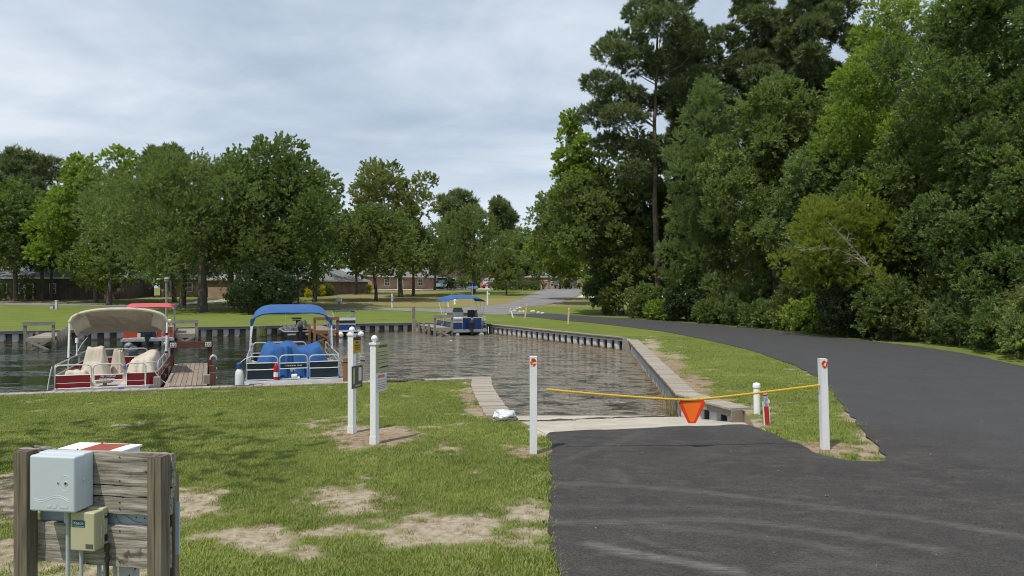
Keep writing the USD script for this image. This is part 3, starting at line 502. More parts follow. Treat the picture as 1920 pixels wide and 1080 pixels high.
def crown(path, lobes, n, leaf, kind, scale, g, up=.35, open_=.0):
    w = lobes[:, 3] ** 2; cnt = np.maximum(1, (n * w / w.sum()).astype(int)); pos, dr = [], []
    for (x, y, z, l, fl), k in zip(lobes, cnt):
        d = g.normal(size=(int(k * 1.5), 3)); d /= np.linalg.norm(d, axis=1, keepdims=True); d = d[(d[:, 2] > -.35) | (g.uniform(size=len(d)) < .5)][:k]
        rad = l * (1 - .45 * g.uniform(size=len(d)) ** 1.6) * (0.86 + .28 * meshkit.noise(d * 2.3 + [x, y, z], 4)); p = d * rad[:, None] * [1, 1, fl] + [x, y, z]; pos.append(p); dr.append(d)
    pos, dr = np.vstack(pos), np.vstack(dr); deep = np.zeros(len(pos), bool)
    for (x, y, z, l, fl) in lobes: deep |= (np.linalg.norm((pos - [x, y, z]) / [1, 1, fl], axis=1) < l * .55)
    k = ~deep | (g.uniform(size=len(pos)) < .15); pos, dr = pos[k], dr[k]
    D = dr + g.normal(0, .45, dr.shape) + [0, 0, up]; s = scale * g.uniform(.7, 1.25, len(pos)); p = instancer(path, SPRIG[kind], leaf, pos, quat_to(D, g), s, g.integers(0, 4, len(pos)))
    return p
def trunk_mesh(h, r, lobes, g, lean=(0, 0), limbs=9, flare=1.35, n=9, limb_r=.32, zstart=.3):
    t = np.linspace(0, 1, 9); wob = np.cumsum(g.normal(0, .012 * h, (9, 2)), 0) * (t[:, None] ** .7); wob[0] = 0
    path = np.column_stack([lean[0] * t * h + wob[:, 0], lean[1] * t * h + wob[:, 1], t * h - .15]); rad = r * (1 - .82 * t) ** .9; rad[0] *= flare; rad[1] *= 1.02
    ms = [tube(np.insert(path, 1, path[0] * .93 + path[1] * .07 + [0, 0, .25], 0), np.insert(rad, 1, r * 1.08), n)]
    idx = np.argsort(-lobes[:, 3] + g.uniform(0, .4, len(lobes)))[:limbs]
    for i in idx:
        x, y, z, l, _ = lobes[i]; zt = min(max(z - .55 * math.hypot(x, y) - l * .3, h * zstart), h * .93); b = np.array([np.interp(zt, path[:, 2], path[:, k]) for k in range(3)]); e = np.array([x, y, z]); mid = b * .5 + e * .5 + [0, 0, -.08 * np.linalg.norm(e - b)] + g.normal(0, .12, 3)
        rr = max(.02, r * limb_r * (1 - .6 * zt / h)); ms.append(tube([b, b * .6 + mid * .4 + g.normal(0, .05, 3), mid, mid * .45 + e * .55, e], [rr, rr * .85, rr * .65, rr * .4, rr * .15], 5))
    return cat(*ms)
NSPRIG = [0]
def tree(label, base, h, r, zlo, shape='dome', leaf=None, kind='broad', n=3500, lobes=24, scale=.75, seed=1, tr=.3, bark=None, group=None, name='tree', ctr=(0, 0), lean=(0, 0), lr=(.24, .40), flat=.8, fill=.55, limbs=9, extra=None, cat_='tree', th=.92, up=.35, limb_r=.32):
    g = np.random.default_rng(seed); X, Y = base; z0 = float(terr(X, Y)); t = thing(name, label, cat_, (X, Y, z0), group=group)
    lb = lobes_for(shape, zlo + r * lr[0] * flat * .5, h - r * lr[0] * flat * .7, r, lobes, g, lr, flat, fill); lb[:, :2] += np.array(ctr) * ((lb[:, 2:3] - 0) / h)
    if extra is not None: lb = np.vstack([lb, extra])
    part(t, 'trunk', trunk_mesh(h * th, tr, lb, g, lean, limbs, limb_r=limb_r), bark or M_bark, True)
    p = crown(t + '/crown', lb, n, leaf or L_oak, kind, scale, g, up); cd(p, kind='stuff'); NSPRIG[0] += n; return t
def ptree(label, cx, top, half, d, zlo_px, by=None, **kw):
    """A tree whose crown spans cx +- half and reaches up to `top` in the photograph when it stands d metres away."""
    X = (cx - 960) * d / F; z0 = float(terr(X, d)); h = CAM_H - (top - 540) * d / F - z0; zl = CAM_H - (zlo_px - 540) * d / F - z0
    tx = kw.pop('tx', None); base = (X, d)
    if tx is not None: base = ((tx - 960) * d / F, d); kw['ctr'] = (X - base[0], 0)
    return tree(label, base, h, half * d / F, max(zl, .3), **kw)

# ---- trees of the far lawn, left to right
ptree('dark oak at the far left edge in front of the brick house', 25, 345, 112, 101, 505, leaf=L_dark, n=3400, scale=.95, seed=101, tr=.32, tx=30, kind='broad')
ptree('tall dark pine crown rising behind the far left oak', 45, 290, 88, 118, 392, leaf=L_pine, kind='needle', shape='pine', n=2200, scale=1.5, seed=102, tr=.3, bark=M_pbark, lobes=16, flat=.5)
ptree('light green sweetgum with low sunlit branches over the brick house lawn', 150, 292, 80, 97, 538, shape='ovate', leaf=L_gum, kind='star', n=4200, scale=.85, seed=103, tr=.28, tx=180, lobes=30, lr=(.22, .36))
ptree('slim leaning tree in front of the brick house window', 95, 400, 47, 104, 490, shape='ovate', leaf=L_gum, kind='star', n=900, scale=.8, seed=104, tr=.22, tx=95, lobes=12)
ptree('tall narrow pale green poplar rising between the sweetgum and the big oak', 228, 272, 47, 110, 452, shape='column', leaf=L_gum, kind='star', n=1500, scale=.85, seed=105, tr=.25, lobes=18)
ptree('dark pine top showing above the big grey-green oak', 320, 280, 70, 112, 392, shape='dome', leaf=L_pine, kind='needle', n=1500, scale=1.4, seed=106, tr=.3, bark=M_pbark, lobes=14, flat=.6)
ptree('broad grey-green live oak with the thick flared trunk on the far lawn', 325, 286, 177, 77, 530, leaf=L_oak, kind='small', n=7600, scale=.78, seed=107, tr=.50, tx=380, lobes=40, lr=(.20, .34), limbs=14)
ptree('second live oak with a dark straight trunk left of the flared trunk', 268, 330, 112, 88, 522, leaf=L_oak, kind='small', n=3600, scale=.85, seed=108, tr=.38, tx=342, lobes=26)
ptree('multi-stemmed tree with pale trunks behind the two live oaks', 300, 400, 82, 99, 510, leaf=L_dark, kind='small', n=1500, scale=.8, seed=109, tr=.30, tx=327, lobes=16)
ptree('large dense oak with ragged top right of the big live oak', 522, 266, 139, 84, 535, leaf=L_dark, kind='broad', n=7000, scale=.85, seed=110, tr=.45, tx=500, lobes=38, lr=(.20, .34), shape='dome', limbs=12)
ptree('grey-green oak filling the gap between the live oak and the ragged dark oak', 435, 300, 88, 90, 515, leaf=L_oak, kind='small', n=3400, scale=.85, seed=111, tr=.35, lobes=24)
ptree('tall olive green oak with an open rounded top left of the garage house', 725, 305, 80, 112, 470, leaf=L_olive, kind='broad', n=2600, scale=.95, seed=112, tr=.36, tx=751, shape='vase', lobes=26, lr=(.22, .34), fill=.3)
ptree('small oak with a slim trunk casting shade on the dry lawn', 712, 385, 84, 101, 520, leaf=L_oak, kind='broad', n=3200, scale=.8, seed=113, tr=.24, tx=705, lobes=24)
ptree('dark oak filling in behind the olive green oak', 775, 420, 56, 116, 512, leaf=L_dark, kind='broad', n=1400, scale=.9, seed=114, tr=.25, lobes=14)
ptree('wide low green oak behind the street name sign', 885, 392, 72, 124, 510, leaf=L_oak, kind='small', n=3000, scale=.95, seed=115, tr=.38, tx=888, lobes=24)
ptree('far dark pine left of the distant pair', 858, 358, 50, 165, 440, leaf=L_pine, kind='needle', shape='dome', n=1300, scale=1.8, seed=116, tr=.35, bark=M_pbark, lobes=12, flat=.6)
ptree('far dark pine right of the distant pair', 938, 374, 36, 168, 450, leaf=L_pine, kind='needle', shape='dome', n=1000, scale=1.8, seed=117, tr=.35, bark=M_pbark, lobes=10, flat=.6)
ptree('far tree behind the hedge at the left of the rising street', 975, 432, 52, 160, 522, leaf=L_oak, kind='broad', n=1700, scale=1.2, seed=118, tr=.3, lobes=16)
ptree('small far tree arching over the brick pillars by the street', 1035, 440, 48, 150, 505, leaf=L_oak, kind='small', n=1500, scale=1.1, seed=119, tr=.22, tx=1050, lobes=16)
ptree('small crape myrtle beside the hedge on the far lawn', 948, 470, 36, 118, 533, leaf=L_oak, kind='broad', n=900, scale=.8, seed=120, tr=.12, tx=950, lobes=12)
ptree('dark leafy young tree at the right of the far road bend', 1125, 470, 30, 71, 585, leaf=L_dark, kind='droop', n=1100, scale=.6, seed=121, tr=.16, tx=1130, lobes=14)
ptree('oak at the far left between the edge oak and the sweetgum', 78, 370, 72, 103, 500, leaf=L_dark, n=2200, scale=.9, seed=151, tr=.3, lobes=22)
ptree('grey-green oak between the sweetgum and the second live oak', 205, 340, 72, 92, 535, leaf=L_oak, kind='small', n=2800, scale=.85, seed=152, tr=.3, lobes=24)
ptree('dense oak behind the ragged dark oak on its right side', 590, 330, 72, 100, 508, leaf=L_dark, kind='broad', n=2600, scale=.9, seed=153, tr=.3, lobes=24)
ptree('oak behind the small oak on the dry lawn', 668, 400, 48, 122, 500, leaf=L_oak, kind='broad', n=1300, scale=.9, seed=154, tr=.25, lobes=16)
ptree('far oak between the dark oak and the wide low oak', 815, 425, 55, 140, 515, leaf=L_oak, kind='broad', n=1500, scale=1.0, seed=155, tr=.25, lobes=16)
ptree('leafy far tree at the left end of the roadside wood', 1012, 425, 46, 105, 530, leaf=L_gum, kind='broad', n=1700, scale=.85, seed=156, tr=.2, tx=1100, lobes=20)
tree('leafy tree just left of the frame that dapples the near lawn with shade', (-9.9, 7.6), 11.5, 3.4, 6.4, 'dome', L_oak, 'broad', 330, 16, .55, 157, .2, ctr=(.9, .4))
ptree('loose green tree leaning out at the left foot of the roadside wood', 1030, 365, 60, 92, 488, leaf=L_oak, kind='broad', n=2600, scale=.75, seed=158, tr=.22, tx=1118, lobes=26)
ptree('pale sapling crown low at the left foot of the roadside wood', 1085, 400, 55, 76, 480, leaf=L_gum, kind='star', n=1800, scale=.6, seed=159, tr=.16, tx=1140, lobes=22)
# ---- the wood right of the road
WG = None
ptree('pale green poplar with pointed top at the left end of the roadside wood', 1068, 215, 58, 72, 480, shape='ovate', leaf=L_gum, kind='star', n=3800, scale=.62, seed=131, tr=.26, lobes=30, lr=(.22, .36), tx=1135)
ptree('rounded dark oak at the left end of the roadside wood below the poplar', 1080, 330, 85, 70, 490, leaf=L_oak, kind='broad', n=5200, scale=.60, seed=132, tr=.30, lobes=34, lr=(.2, .34), tx=1165)
def tall_pine():
    d = 66; g = np.random.default_rng(77); X = (1237 - 960) * d / F; h = CAM_H + 548 * d / F
    spec = [(1215, 20, 45), (1260, 10, 40), (1180, 60, 45), (1235, 62, 55), (1290, 60, 40), (1150, 100, 40), (1195, 118, 45), (1260, 115, 50), (1305, 95, 35), (1125, 165, 38), (1165, 185, 48), (1215, 190, 40), (1275, 175, 45), (1125, 210, 42), (1160, 235, 42), (1310, 150, 28), (1145, 265, 35), (1205, 285, 32), (1262, 300, 30), (1225, 345, 24), (1180, 330, 30)]
    lb = np.array([((x - 1237) * d / F, g.normal(0, 1.3), CAM_H - (y - 540) * d / F, s * d / F * .95, .5) for x, y, s in spec])
    t = thing('pine_tree', 'tall loblolly pine with a bare reddish trunk and open tufted crown', 'tree', (X, d, 0)); ms = [trunk_mesh(h * .97, .29, lb, g, (0, 0), 17, 1.2, 10, .36, .55)]
    part(t, 'trunk', cat(*ms), M_pbark, True); p = crown(t + '/crown', lb, 6500, L_pine, 'needle', .60, g, .5); cd(p, kind='stuff')
tall_pine()
ptree('dark tree filling in low behind the bare pine trunk', 1190, 245, 105, 72, 560, leaf=L_dark, kind='broad', n=6500, scale=.62, seed=133, tr=.3, lobes=40, lr=(.2, .33))
ptree('feathery bald cypress in the middle of the roadside wood', 1325, 150, 105, 57, 560, shape='ovate', leaf=L_cedar, kind='feather', n=7500, scale=.60, seed=134, tr=.28, lobes=46, lr=(.17, .28), up=.7)
ptree('dense pine filling the gap right of the bare pine trunk', 1288, 45, 62, 74, 330, leaf=L_pine, kind='needle', shape='column', n=5200, scale=.75, seed=160, tr=.28, bark=M_pbark, lobes=30, lr=(.26, .42), flat=.7)
ptree('dense pine behind the cypress against the sky', 1400, -15, 105, 66, 330, leaf=L_pine, kind='needle', shape='dome', n=8500, scale=.70, seed=135, tr=.32, bark=M_pbark, lobes=34, lr=(.2, .32), flat=.65)
ptree('dense pine to the right of the tallest roadside pines', 1525, -40, 100, 64, 280, leaf=L_pine, kind='needle', shape='dome', n=8500, scale=.70, seed=136, tr=.32, bark=M_pbark, lobes=32, lr=(.2, .32), flat=.65)
ptree('mid green oak below the dense pines in the roadside wood', 1455, 150, 110, 50, 500, leaf=L_oak, kind='broad', n=7500, scale=.56, seed=137, tr=.3, lobes=46, lr=(.18, .30))
ptree('bluish green gum in the middle of the roadside wood', 1530, 270, 90, 45, 570, leaf=L_cedar, kind='broad', n=6000, scale=.50, seed=138, tr=.26, lobes=40, lr=(.2, .33))
ptree('tall bright oak reaching above the frame right of the pines', 1690, 0, 130, 44, 430, leaf=L_gum, kind='small', n=9000, scale=.60, seed=139, tr=.34, lobes=54, lr=(.17, .28), shape='column')
ptree('huge dark oak at the right edge of the wood reaching above the frame', 1850, -90, 170, 36, 480, leaf=L_dark, kind='small', n=12000, scale=.56, seed=140, tr=.40, lobes=64, lr=(.16, .27), shape='column')
ptree('dark oak low in the wood behind the yellow-green bush', 1720, 260, 130, 40, 630, leaf=L_dark, kind='broad', n=9000, scale=.48, seed=141, tr=.28, lobes=54, lr=(.17, .28), shape='column')
ptree('dark oak low at the far right edge above the road verge', 1880, 250, 120, 33, 660, leaf=L_dark, kind='broad', n=9000, scale=.42, seed=142, tr=.26, lobes=54, lr=(.17, .28), shape='column')
ptree('light green maple with drooping sprays above the yellow-green bush', 1640, 330, 70, 41, 520, leaf=L_gum, kind='star', n=3000, scale=.46, seed=143, tr=.18, lobes=26, lr=(.2, .33))
ptree('dark backing oak deep in the wood behind the cypress', 1310, 240, 130, 74, 560, leaf=L_dark, kind='broad', n=5500, scale=.8, seed=144, tr=.3, lobes=36, lr=(.2, .34))
ptree('dark backing oak deep in the wood behind the mid green oak', 1470, 170, 140, 72, 540, leaf=L_dark, kind='broad', n=6000, scale=.8, seed=145, tr=.3, lobes=40, lr=(.2, .34))
ptree('dark backing oak deep in the wood behind the bright oak', 1640, 120, 150, 60, 560, leaf=L_dark, kind='broad', n=7000, scale=.7, seed=146, tr=.3, lobes=44, lr=(.18, .32))
ptree('dark backing oak deep in the wood at the right edge', 1820, 60, 170, 52, 590, leaf=L_dark, kind='broad', n=8000, scale=.62, seed=147, tr=.3, lobes=48, lr=(.18, .32))
ptree('small light green tree below the pine with layered branches', 1185, 430, 60, 68, 590, leaf=L_olive, kind='broad', n=2200, scale=.5, seed=148, tr=.14, lobes=22, lr=(.2, .33), flat=.5)
# the bush with bare pale branches
def twiggy():
    d = 39; g = np.random.default_rng(9); X = (1625 - 960) * d / F; t = thing('tall_shrub', 'yellow-green tall shrub with bare pale arching branches at the road edge', 'shrub', (X, d, 0))
    lb = np.array([((x - 1625) * d / F, g.normal(0, .7), CAM_H - (y - 540) * d / F, s * d / F, .8) for x, y, s in [(1530, 420, 42), (1575, 410, 45), (1520, 470, 38), (1560, 455, 48), (1610, 430, 40), (1545, 505, 38), (1590, 490, 40), (1640, 470, 32), (1650, 430, 30), (1500, 440, 26), (1600, 530, 30), (1485, 490, 24), (1630, 395, 26), (1555, 385, 26), (1510, 520, 26)]])
    def W(x, y, dy): return np.array([(x - 1625) * d / F, dy, CAM_H - (y - 540) * d / F])
    ms = []
    for pts in ([(1660, 600, -.9), (1648, 560, -1.2), (1620, 520, -1.5), (1580, 488, -1.7), (1535, 470, -1.8), (1495, 475, -1.8)], [(1668, 560, -.9), (1635, 528, -1.3), (1600, 500, -1.6), (1560, 455, -1.7), (1530, 425, -1.7)]):
        B = smooth_line(np.array([W(*q) for q in pts]), .12); n = len(B); ms.append(tube(B, np.linspace(.045, .010, n), 6))
        for k in range(26):
            i = int(n * g.uniform(.25, .97)); b0 = B[i]; dirn = np.array([g.uniform(-1.0, .1), g.normal(0, .25), g.uniform(-.25, .9)]); L_ = g.uniform(.5, 1.5); e = b0 + dirn * L_ + [0, 0, -.25 * L_ * L_ * .5]; m_ = b0 + dirn * L_ * .5 + g.normal(0, .05, 3); ms.append(tube([b0, m_, e], [.013, .009, .004], 4))
            for _ in range(2): e2 = m_ + (e - m_) * g.uniform(.1, .6) + g.normal(0, .22, 3); ms.append(tube([m_, (m_ + e2) / 2 + g.normal(0, .03, 3), e2], [.008, .006, .003], 4))
    part(t, 'branch', cat(*ms), M_pale, True); p = crown(t + '/crown', lb, 3200, L_yellow, 'feather', .40, g, .5); cd(p, kind='stuff')
twiggy()
# understorey along the road edge: single shrubs
def shrub(label, X, Y, h, r, leaf, kind, n, scale, seed, name='shrub', group=None, shape='dome', cat_='shrub'):
    return tree(label, (X, Y), h, r, .12, shape, leaf, kind, n, 14, scale, seed, .05, name=name, cat_=cat_, group=group, th=.7, lr=(.3, .45), limbs=5)
edge_line = LineString(smooth_line(np.vstack([far_r[2:], [(16.9, 22)]]), 1.0)); kinds = [(L_dark, 'broad', 'dark green'), (L_oak, 'broad', 'mid green'), (L_olive, 'small', 'olive'), (L_gum, 'star', 'bright green'), (L_mag, 'droop', 'glossy dark'), (L_cedar, 'feather', 'feathery')]
gq = np.random.default_rng(5); nS = 30
WHERE = ['nearest the far road bend', 'second from the far road bend', 'third from the far road bend', 'left of the bare pine trunk', 'touching the bare pine trunk', 'at the foot of the bare pine', 'right of the bare pine trunk', 'well right of the bare pine trunk', 'between the pine and the cypress', 'left of the cypress trunk',
    'at the foot of the cypress', 'right of the cypress trunk', 'well right of the cypress', 'left of the mid green oak', 'below the mid green oak', 'right of the mid green oak', 'left of the yellow-green tall shrub', 'touching the yellow-green tall shrub on its left', 'below the bare pale branches', 'under the yellow-green tall shrub', 'touching the yellow-green tall shrub on its right', 'right of the yellow-green tall shrub',
    'well right of the yellow-green tall shrub', 'left of the pale hanging leaves', 'below the pale hanging leaves', 'right of the pale hanging leaves', 'third from the right frame edge', 'second from the right frame edge', 'at the right frame edge', 'just beyond the right frame edge']
for i in range(2, nS):
    s = edge_line.length * (i + .5) / nS; p = edge_line.interpolate(s); q = edge_line.interpolate(min(s + .5, edge_line.length)); tdir = np.array([q.x - p.x, q.y - p.y]); tdir /= np.linalg.norm(tdir) + 1e-9; nrm = np.array([-tdir[1], tdir[0]]); nrm = nrm if nrm[0] > 0 else -nrm
    lf, kd, cn = kinds[[0, 2, 1, 0, 3, 0, 4, 1, 0, 2, 5, 0][i % 12]]; off = gq.uniform(1.1, 1.9) + (.6 if p.y < 34 else 0); h = gq.uniform(1.5, 3.1); row = i % 2; off += row * 1.1; h += row * .8
    shrub(f'{cn} {["front", "second"][row]}-row thicket shrub {WHERE[i]}', p.x + nrm[0] * off, p.y + nrm[1] * off, h, gq.uniform(1.3, 1.9), lf, kd, 950, .42 if p.y < 45 else .5, 300 + i)
L_pale = leafmat('pale_silvery_leaf', (.14, .19, .11), (.28, .33, .23), .2, rough=.3)
tree('pale silvery drooping leaf sprays in front of the dark oak low at the right', ((1800 - 960) * 33.2 / F, 33.2), 4.3, .8, 3.0, 'dome', L_pale, 'droop', 60, 9, .42, 372, .04, name='climbing_vine', cat_='vine', th=.85, limbs=5)
shrub('big glossy dark magnolia bush with a dense skirt to the lawn behind the blue canopy', (487 - 960) * 74 / F, 74, CAM_H - (500 - 540) * 74 / F, 68 * 74 / F, L_mag, 'droop', 3200, .6, 350, 'magnolia_bush')
# low clipped hedge and yellow flowering shrubs of the far gardens
def hedge():
    d = 139; g = np.random.default_rng(12); x0, x1 = (924 - 960) * d / F, (1016 - 960) * d / F; z0 = float(terr(0, d)); t = thing('hedge', 'long low clipped hedge left of the rising street', 'hedge', ((x0 + x1) / 2, d, z0)); L = x1 - x0
    lb = np.array([(-L / 2 + L * (i + .5) / 12, 0, .75, .75, .95) for i in range(12)]); part(t, 'stem', cat(*[cyl((-L / 2 + L * (i + .5) / 12, 0, -.1), (-L / 2 + L * (i + .5) / 12, 0, .8), .06, n=5) for i in range(12)]), M_bark); p = crown(t + '/foliage', lb, 2200, L_dark, 'small', .5, g, .4); cd(p, kind='stuff')
hedge()
for i, (x, y, s, w) in enumerate([(579, 556, 9, 'lowest, nearest the black lamp pole'), (606, 553, 11, 'second from the left'), (631, 548, 16, 'biggest, below the small window'), (658, 546, 12, 'near the right end of the brick wall'), (693, 547, 9, 'beyond the brick corner')]):
    p = gp(x, y + 2); d = p[1] - .6; shrub(f'yellow flowering shrub along the brick wall, {w}', p[0], d, s * 1.7 * d / F, s * .55 * d / F, L_bloom, 'small', 260, .35, 360 + i, 'flowering_shrub')
for i, (x, y, s, w) in enumerate([(592, 555, 14, 'between the two leftmost yellow shrubs'), (618, 553, 15, 'left of the small window'), (646, 549, 16, 'right of the biggest yellow shrub'), (673, 546, 15, 'right of the fourth yellow shrub'), (10, 562, 26, 'at the far left before the brick house'), (62, 562, 34, 'right of the far left trunk'), (845, 542, 16, 'in front of the pickup'), (868, 541, 18, 'left of the street name sign'), (1062, 541, 12, 'before the dark car'), (1100, 541, 9, 'under the white window')]):
    p = gp(x, y + 1); d = p[1] - 1.0; shrub(f'dark garden shrub {w}', p[0], d, s * 1.35 * d / F, s * .62 * d / F, L_dark, 'small', 420, .5, 380 + i, 'garden_shrub')
# the wood that closes the far horizon
def distant_woods():
    g = np.random.default_rng(15); pos = []
    for i in range(150):
        x = g.uniform(-260, 240); y = 205 + g.uniform(0, 60) + (15 if -20 < x < 40 else 0); h = g.uniform(9, 16); 
        for k in range(60): a, e = g.uniform(0, 2 * PI), g.uniform(); R = 5.5 * math.sqrt(1 - (e - .45) ** 2 * 2.2) * g.uniform(.6, 1); pos.append((x + R * math.cos(a), y + R * math.sin(a), 2.6 + h * e))
    pos = np.array(pos); D = g.normal(size=pos.shape) + [0, -.4, .3]; p = instancer('/World/distant_woods', SPRIG['broad'], L_dark, pos, quat_to(D, g), g.uniform(2.6, 4.2, len(pos)), g.integers(0, 4, len(pos))); cd(p, kind='stuff', label='far-off wood closing the horizon behind the houses', category='woods')
distant_woods()

# ================================================================== DOCKS
def dock(label, loc, rot, w, L, wx, wy, wz, plx, deck=0.0, frame=True, ft=0.78, posts=(), braces=True, along_planks=False, name='dock', extra=None, fw=None):
    """Local frame: x across, y from the pond end (0) towards the bank (L), z relative to the lawn level."""
    t = thing(name, label, 'dock', (loc[0], loc[1], 0), rot); r = np.random.default_rng(int(L * 100) + len(label))
    if along_planks:
        n = int(w / .145)
        for i in range(n): part(t, 'plank', box((-w / 2 + w * (i + .5) / n, L / 2 + r.normal(0, .02), deck - .02 + r.normal(0, .003)), (w / n - .012, L, .04)), plx)
    else:
        n = int(L / .15)
        for i in range(n): part(t, 'plank', box((r.normal(0, .008), L * (i + .5) / n, deck - .02 + r.normal(0, .003)), (w, L / n - .014, .04)), plx)
    for sx in (-1, 1): part(t, 'stringer', box((sx * (w / 2 - .06), L / 2, deck - .14), (.05, L - .04, .19)), wy)
    part(t, 'end_beam', box((0, -.028, deck - .13), (w, .05, .22)), wx)
    if frame:
        fw = fw or w
        for sx in (-1, 1): part(t, 'post', box((sx * (fw / 2 + .07), .10, (ft + -1.4) / 2), (.14, .14, ft + 1.4), .012), wz)
        part(t, 'crossbeam', box((0, .02, ft - .09), (fw + .34, .045, .19), .006), wx)
    for x, y, zt in posts: part(t, 'piling', box((x, y, (zt - 1.4) / 2), (.15, .15, zt + 1.4), .015), wz)
    if braces:
        for sx in (-1, 1): part(t, 'brace', move(box((0, 0, 0), (w * 1.15, .05, .12)), (0, -.075 - .03 * (sx > 0), -.45), ry=sx * .5), wx)
    if extra: extra(t)
    return t
NR, FR = 15.8, 22.5
def near_dock():
    base = gp(348, 724); u = np.array([math.cos(math.radians(NR)), math.sin(math.radians(NR))]); v = np.array([-u[1], u[0]])
    t = thing('dock', 'brown plank dock with a numbered crossbeam right of the red pontoon boat', 'dock', (base[0], base[1], 0), 22); r = np.random.default_rng(5); w, L = 1.06, 6.3; n = 8
    for i in range(n): part(t, 'plank', box((-w / 2 + w * (i + .5) / n, L / 2 + r.normal(0, .02), -.005 + r.normal(0, .003)), (w / n - .012, L, .04)), M_dky)
    for sx in (-1, 1): part(t, 'stringer', box((sx * (w / 2 - .06), L / 2, -.13), (.05, L - .04, .19)), M_by)
    for sx in (-1, 1): part(t, 'post', box((sx * (w / 2 + .06), L - .5, -.32), (.15, .15, 2.16), .012), M_bz)
    part(t, 'crossbeam', box((0, L - .60, .70), (w + .32, .05, .21), .006), M_bx)
    for s, x in (('12', -.54), ('10', .54)):
        part(t, 'number_plate', box((x, L - .628, .70), (.19, .004, .15), .001), M_white); part(t, 'number', move(xz(move(text(s, .10, .003, True), (x, .65, 0))), (0, L - .6305, 0)), M_black)
    for x, y, zt in ((-.66, 1.7, .16), (-.66, 3.4, .18), (.66, 2.3, .30), (.66, 1.0, .22)): part(t, 'piling', box((x, y, (zt - 1.4) / 2), (.17, .17, zt + 1.4), .015), M_bz)
    for x in (-.70, .52): part(t, 'bollard', rbox((x, .30, .12), (.17, .17, .26), .015), M_gz)
    part(t, 'ladder', cat(*[tube(np.vstack([[(.80, 4.2 + s, -.8), (.80, 4.2 + s, .30)], arc(.70, .30, .10, .12, 0, PI, 7, 4.2 + s)[:, [0, 1, 2]] * [1, 1, 1]]), .02, 7) for s in (0, .38)], *[cyl((.80, 4.2, z), (.80, 4.58, z), .016, n=6) for z in (-.6, -.3, 0.)]), M_rail)
near_dock()
gD = dict(wx=M_gx, wy=M_gy, wz=M_gz, plx=M_px)
dock('grey weathered dock with a tall end frame at the far left of the pond', gp(73, 632), FR, 1.15, 5.2, **gD, deck=-.04, ft=.80, posts=((.68, 1.4, .18), (.70, 2.2, .24), (.68, 3.0, .26), (.70, 3.9, .34), (-.68, 1.8, .1), (-.68, 3.4, .1)))
dock('grey dock with an end frame right of the orange pontoon boat', gp(347, 625), FR, 1.05, 5.8, **gD, deck=-.02, ft=.75, posts=((.62, 2.0, .02), (-.62, 2.0, .10), (.62, 4.0, .02)))
dock('brown dock with an end frame between the camouflage boat and the white float boat', gp(612, 619), FR, 1.25, 6.2, M_ox, M_oy, M_oz, M_dkx, deck=0.0, ft=.80, posts=((-.74, 2.2, .30), (-.74, 4.2, .35), (.74, 3.0, .3)))
def lamp_pile(t): part(t, 'tall_post', box((-.75, 5.3, .28), (.2, .2, 1.9), .02), M_gz); part(t, 'mooring_pile', box((-.75, 5.0, -.3), (.24, .24, 1.2), .03), M_gz)
dock('grey dock with an end frame left of the blue canopy boat at the far corner', (gp(830, 614)[0], 50.0), FR - 1, 1.05, 5.4, **gD, deck=-.06, ft=.78, posts=((-.62, 1.5, .12), (-.62, 2.9, .14), (-.62, 4.2, .16), (.62, 2.5, .1)), extra=lamp_pile)
def piling(label, px_, ytop, d, m, w=.16): X = (px_ - 960) * d / F; z = CAM_H - (ytop - 540) * d / F; t = thing('mooring_piling', label, 'piling', (X, d, 0), NR); part(t, 'shaft', box((0, 0, (z - 1.4) / 2), (w, w, z + 1.4), .018), m); part(t, 'iron_band', box((0, 0, z - .12), (w + .006, w + .006, .03), .004), M_black)
piling('yellowish new mooring piling at the right corner of the blue pontoon boat', 649, 671, 20.6, M_oz)
piling('thin brown mooring piling between the two signposts at the pond edge', 680, 668, 21.6, M_gz, .12)

# ================================================================== BOATS
M_red = stuff('red_panel', (0.22, 0.010, 0.018), (0.17, 0.008, 0.015), 2, 0.25, coat=.3)
M_orange = stuff('orange_red_panel', (0.42, 0.055, 0.014), (0.36, 0.045, 0.012), 2, 0.3, coat=.2)
M_navy = stuff('dark_navy_panel', (0.013, 0.022, 0.038), (0.010, 0.017, 0.030), 2, 0.22, coat=.4)
M_blue = stuff('blue_panel', (0.012, 0.055, 0.24), (0.01, 0.045, 0.20), 2, 0.28, coat=.3)
M_bcanv = stuff('blue_canvas', (0.002, 0.078, 0.26), (0.002, 0.060, 0.21), 4, 0.75, bump=.25, bscale=9, bdist=.02, sheen=.1)
M_rcanv = stuff('faded_red_canvas', (0.50, 0.075, 0.10), (0.42, 0.06, 0.085), 4, 0.8, bump=.25, bscale=9, bdist=.02)
M_tan = stuff('tan_canvas', (0.50, 0.44, 0.35), (0.41, 0.355, 0.28), 3, 0.85, bump=.4, bscale=7, bdist=.03, spots=((0.22, 0.19, 0.14), 2.5, .62))
M_bk = stuff('black_canvas', (0.022, 0.022, 0.026), (0.035, 0.035, 0.04), 4, 0.8)
M_camo = stuff('camouflage_cover', (0.030, 0.032, 0.034), (0.115, 0.115, 0.115), 6.0, 0.8, lo=.46, hi=.54, bump=.3)
M_deck = stuff('boat_carpet', (0.34, 0.31, 0.28), (0.28, 0.255, 0.23), 20, 0.9)
M_vinyl = stuff('white_vinyl', (0.70, 0.69, 0.66), (0.62, 0.61, 0.58), 5, 0.5)
M_tube = stuff('pontoon_alloy', (0.50, 0.49, 0.46), (0.36, 0.34, 0.29), 3, 0.4, metal=.5)
M_motor = stuff('motor_blue_grey', (0.045, 0.062, 0.085), (0.035, 0.05, 0.07), 5, 0.25, coat=.5)
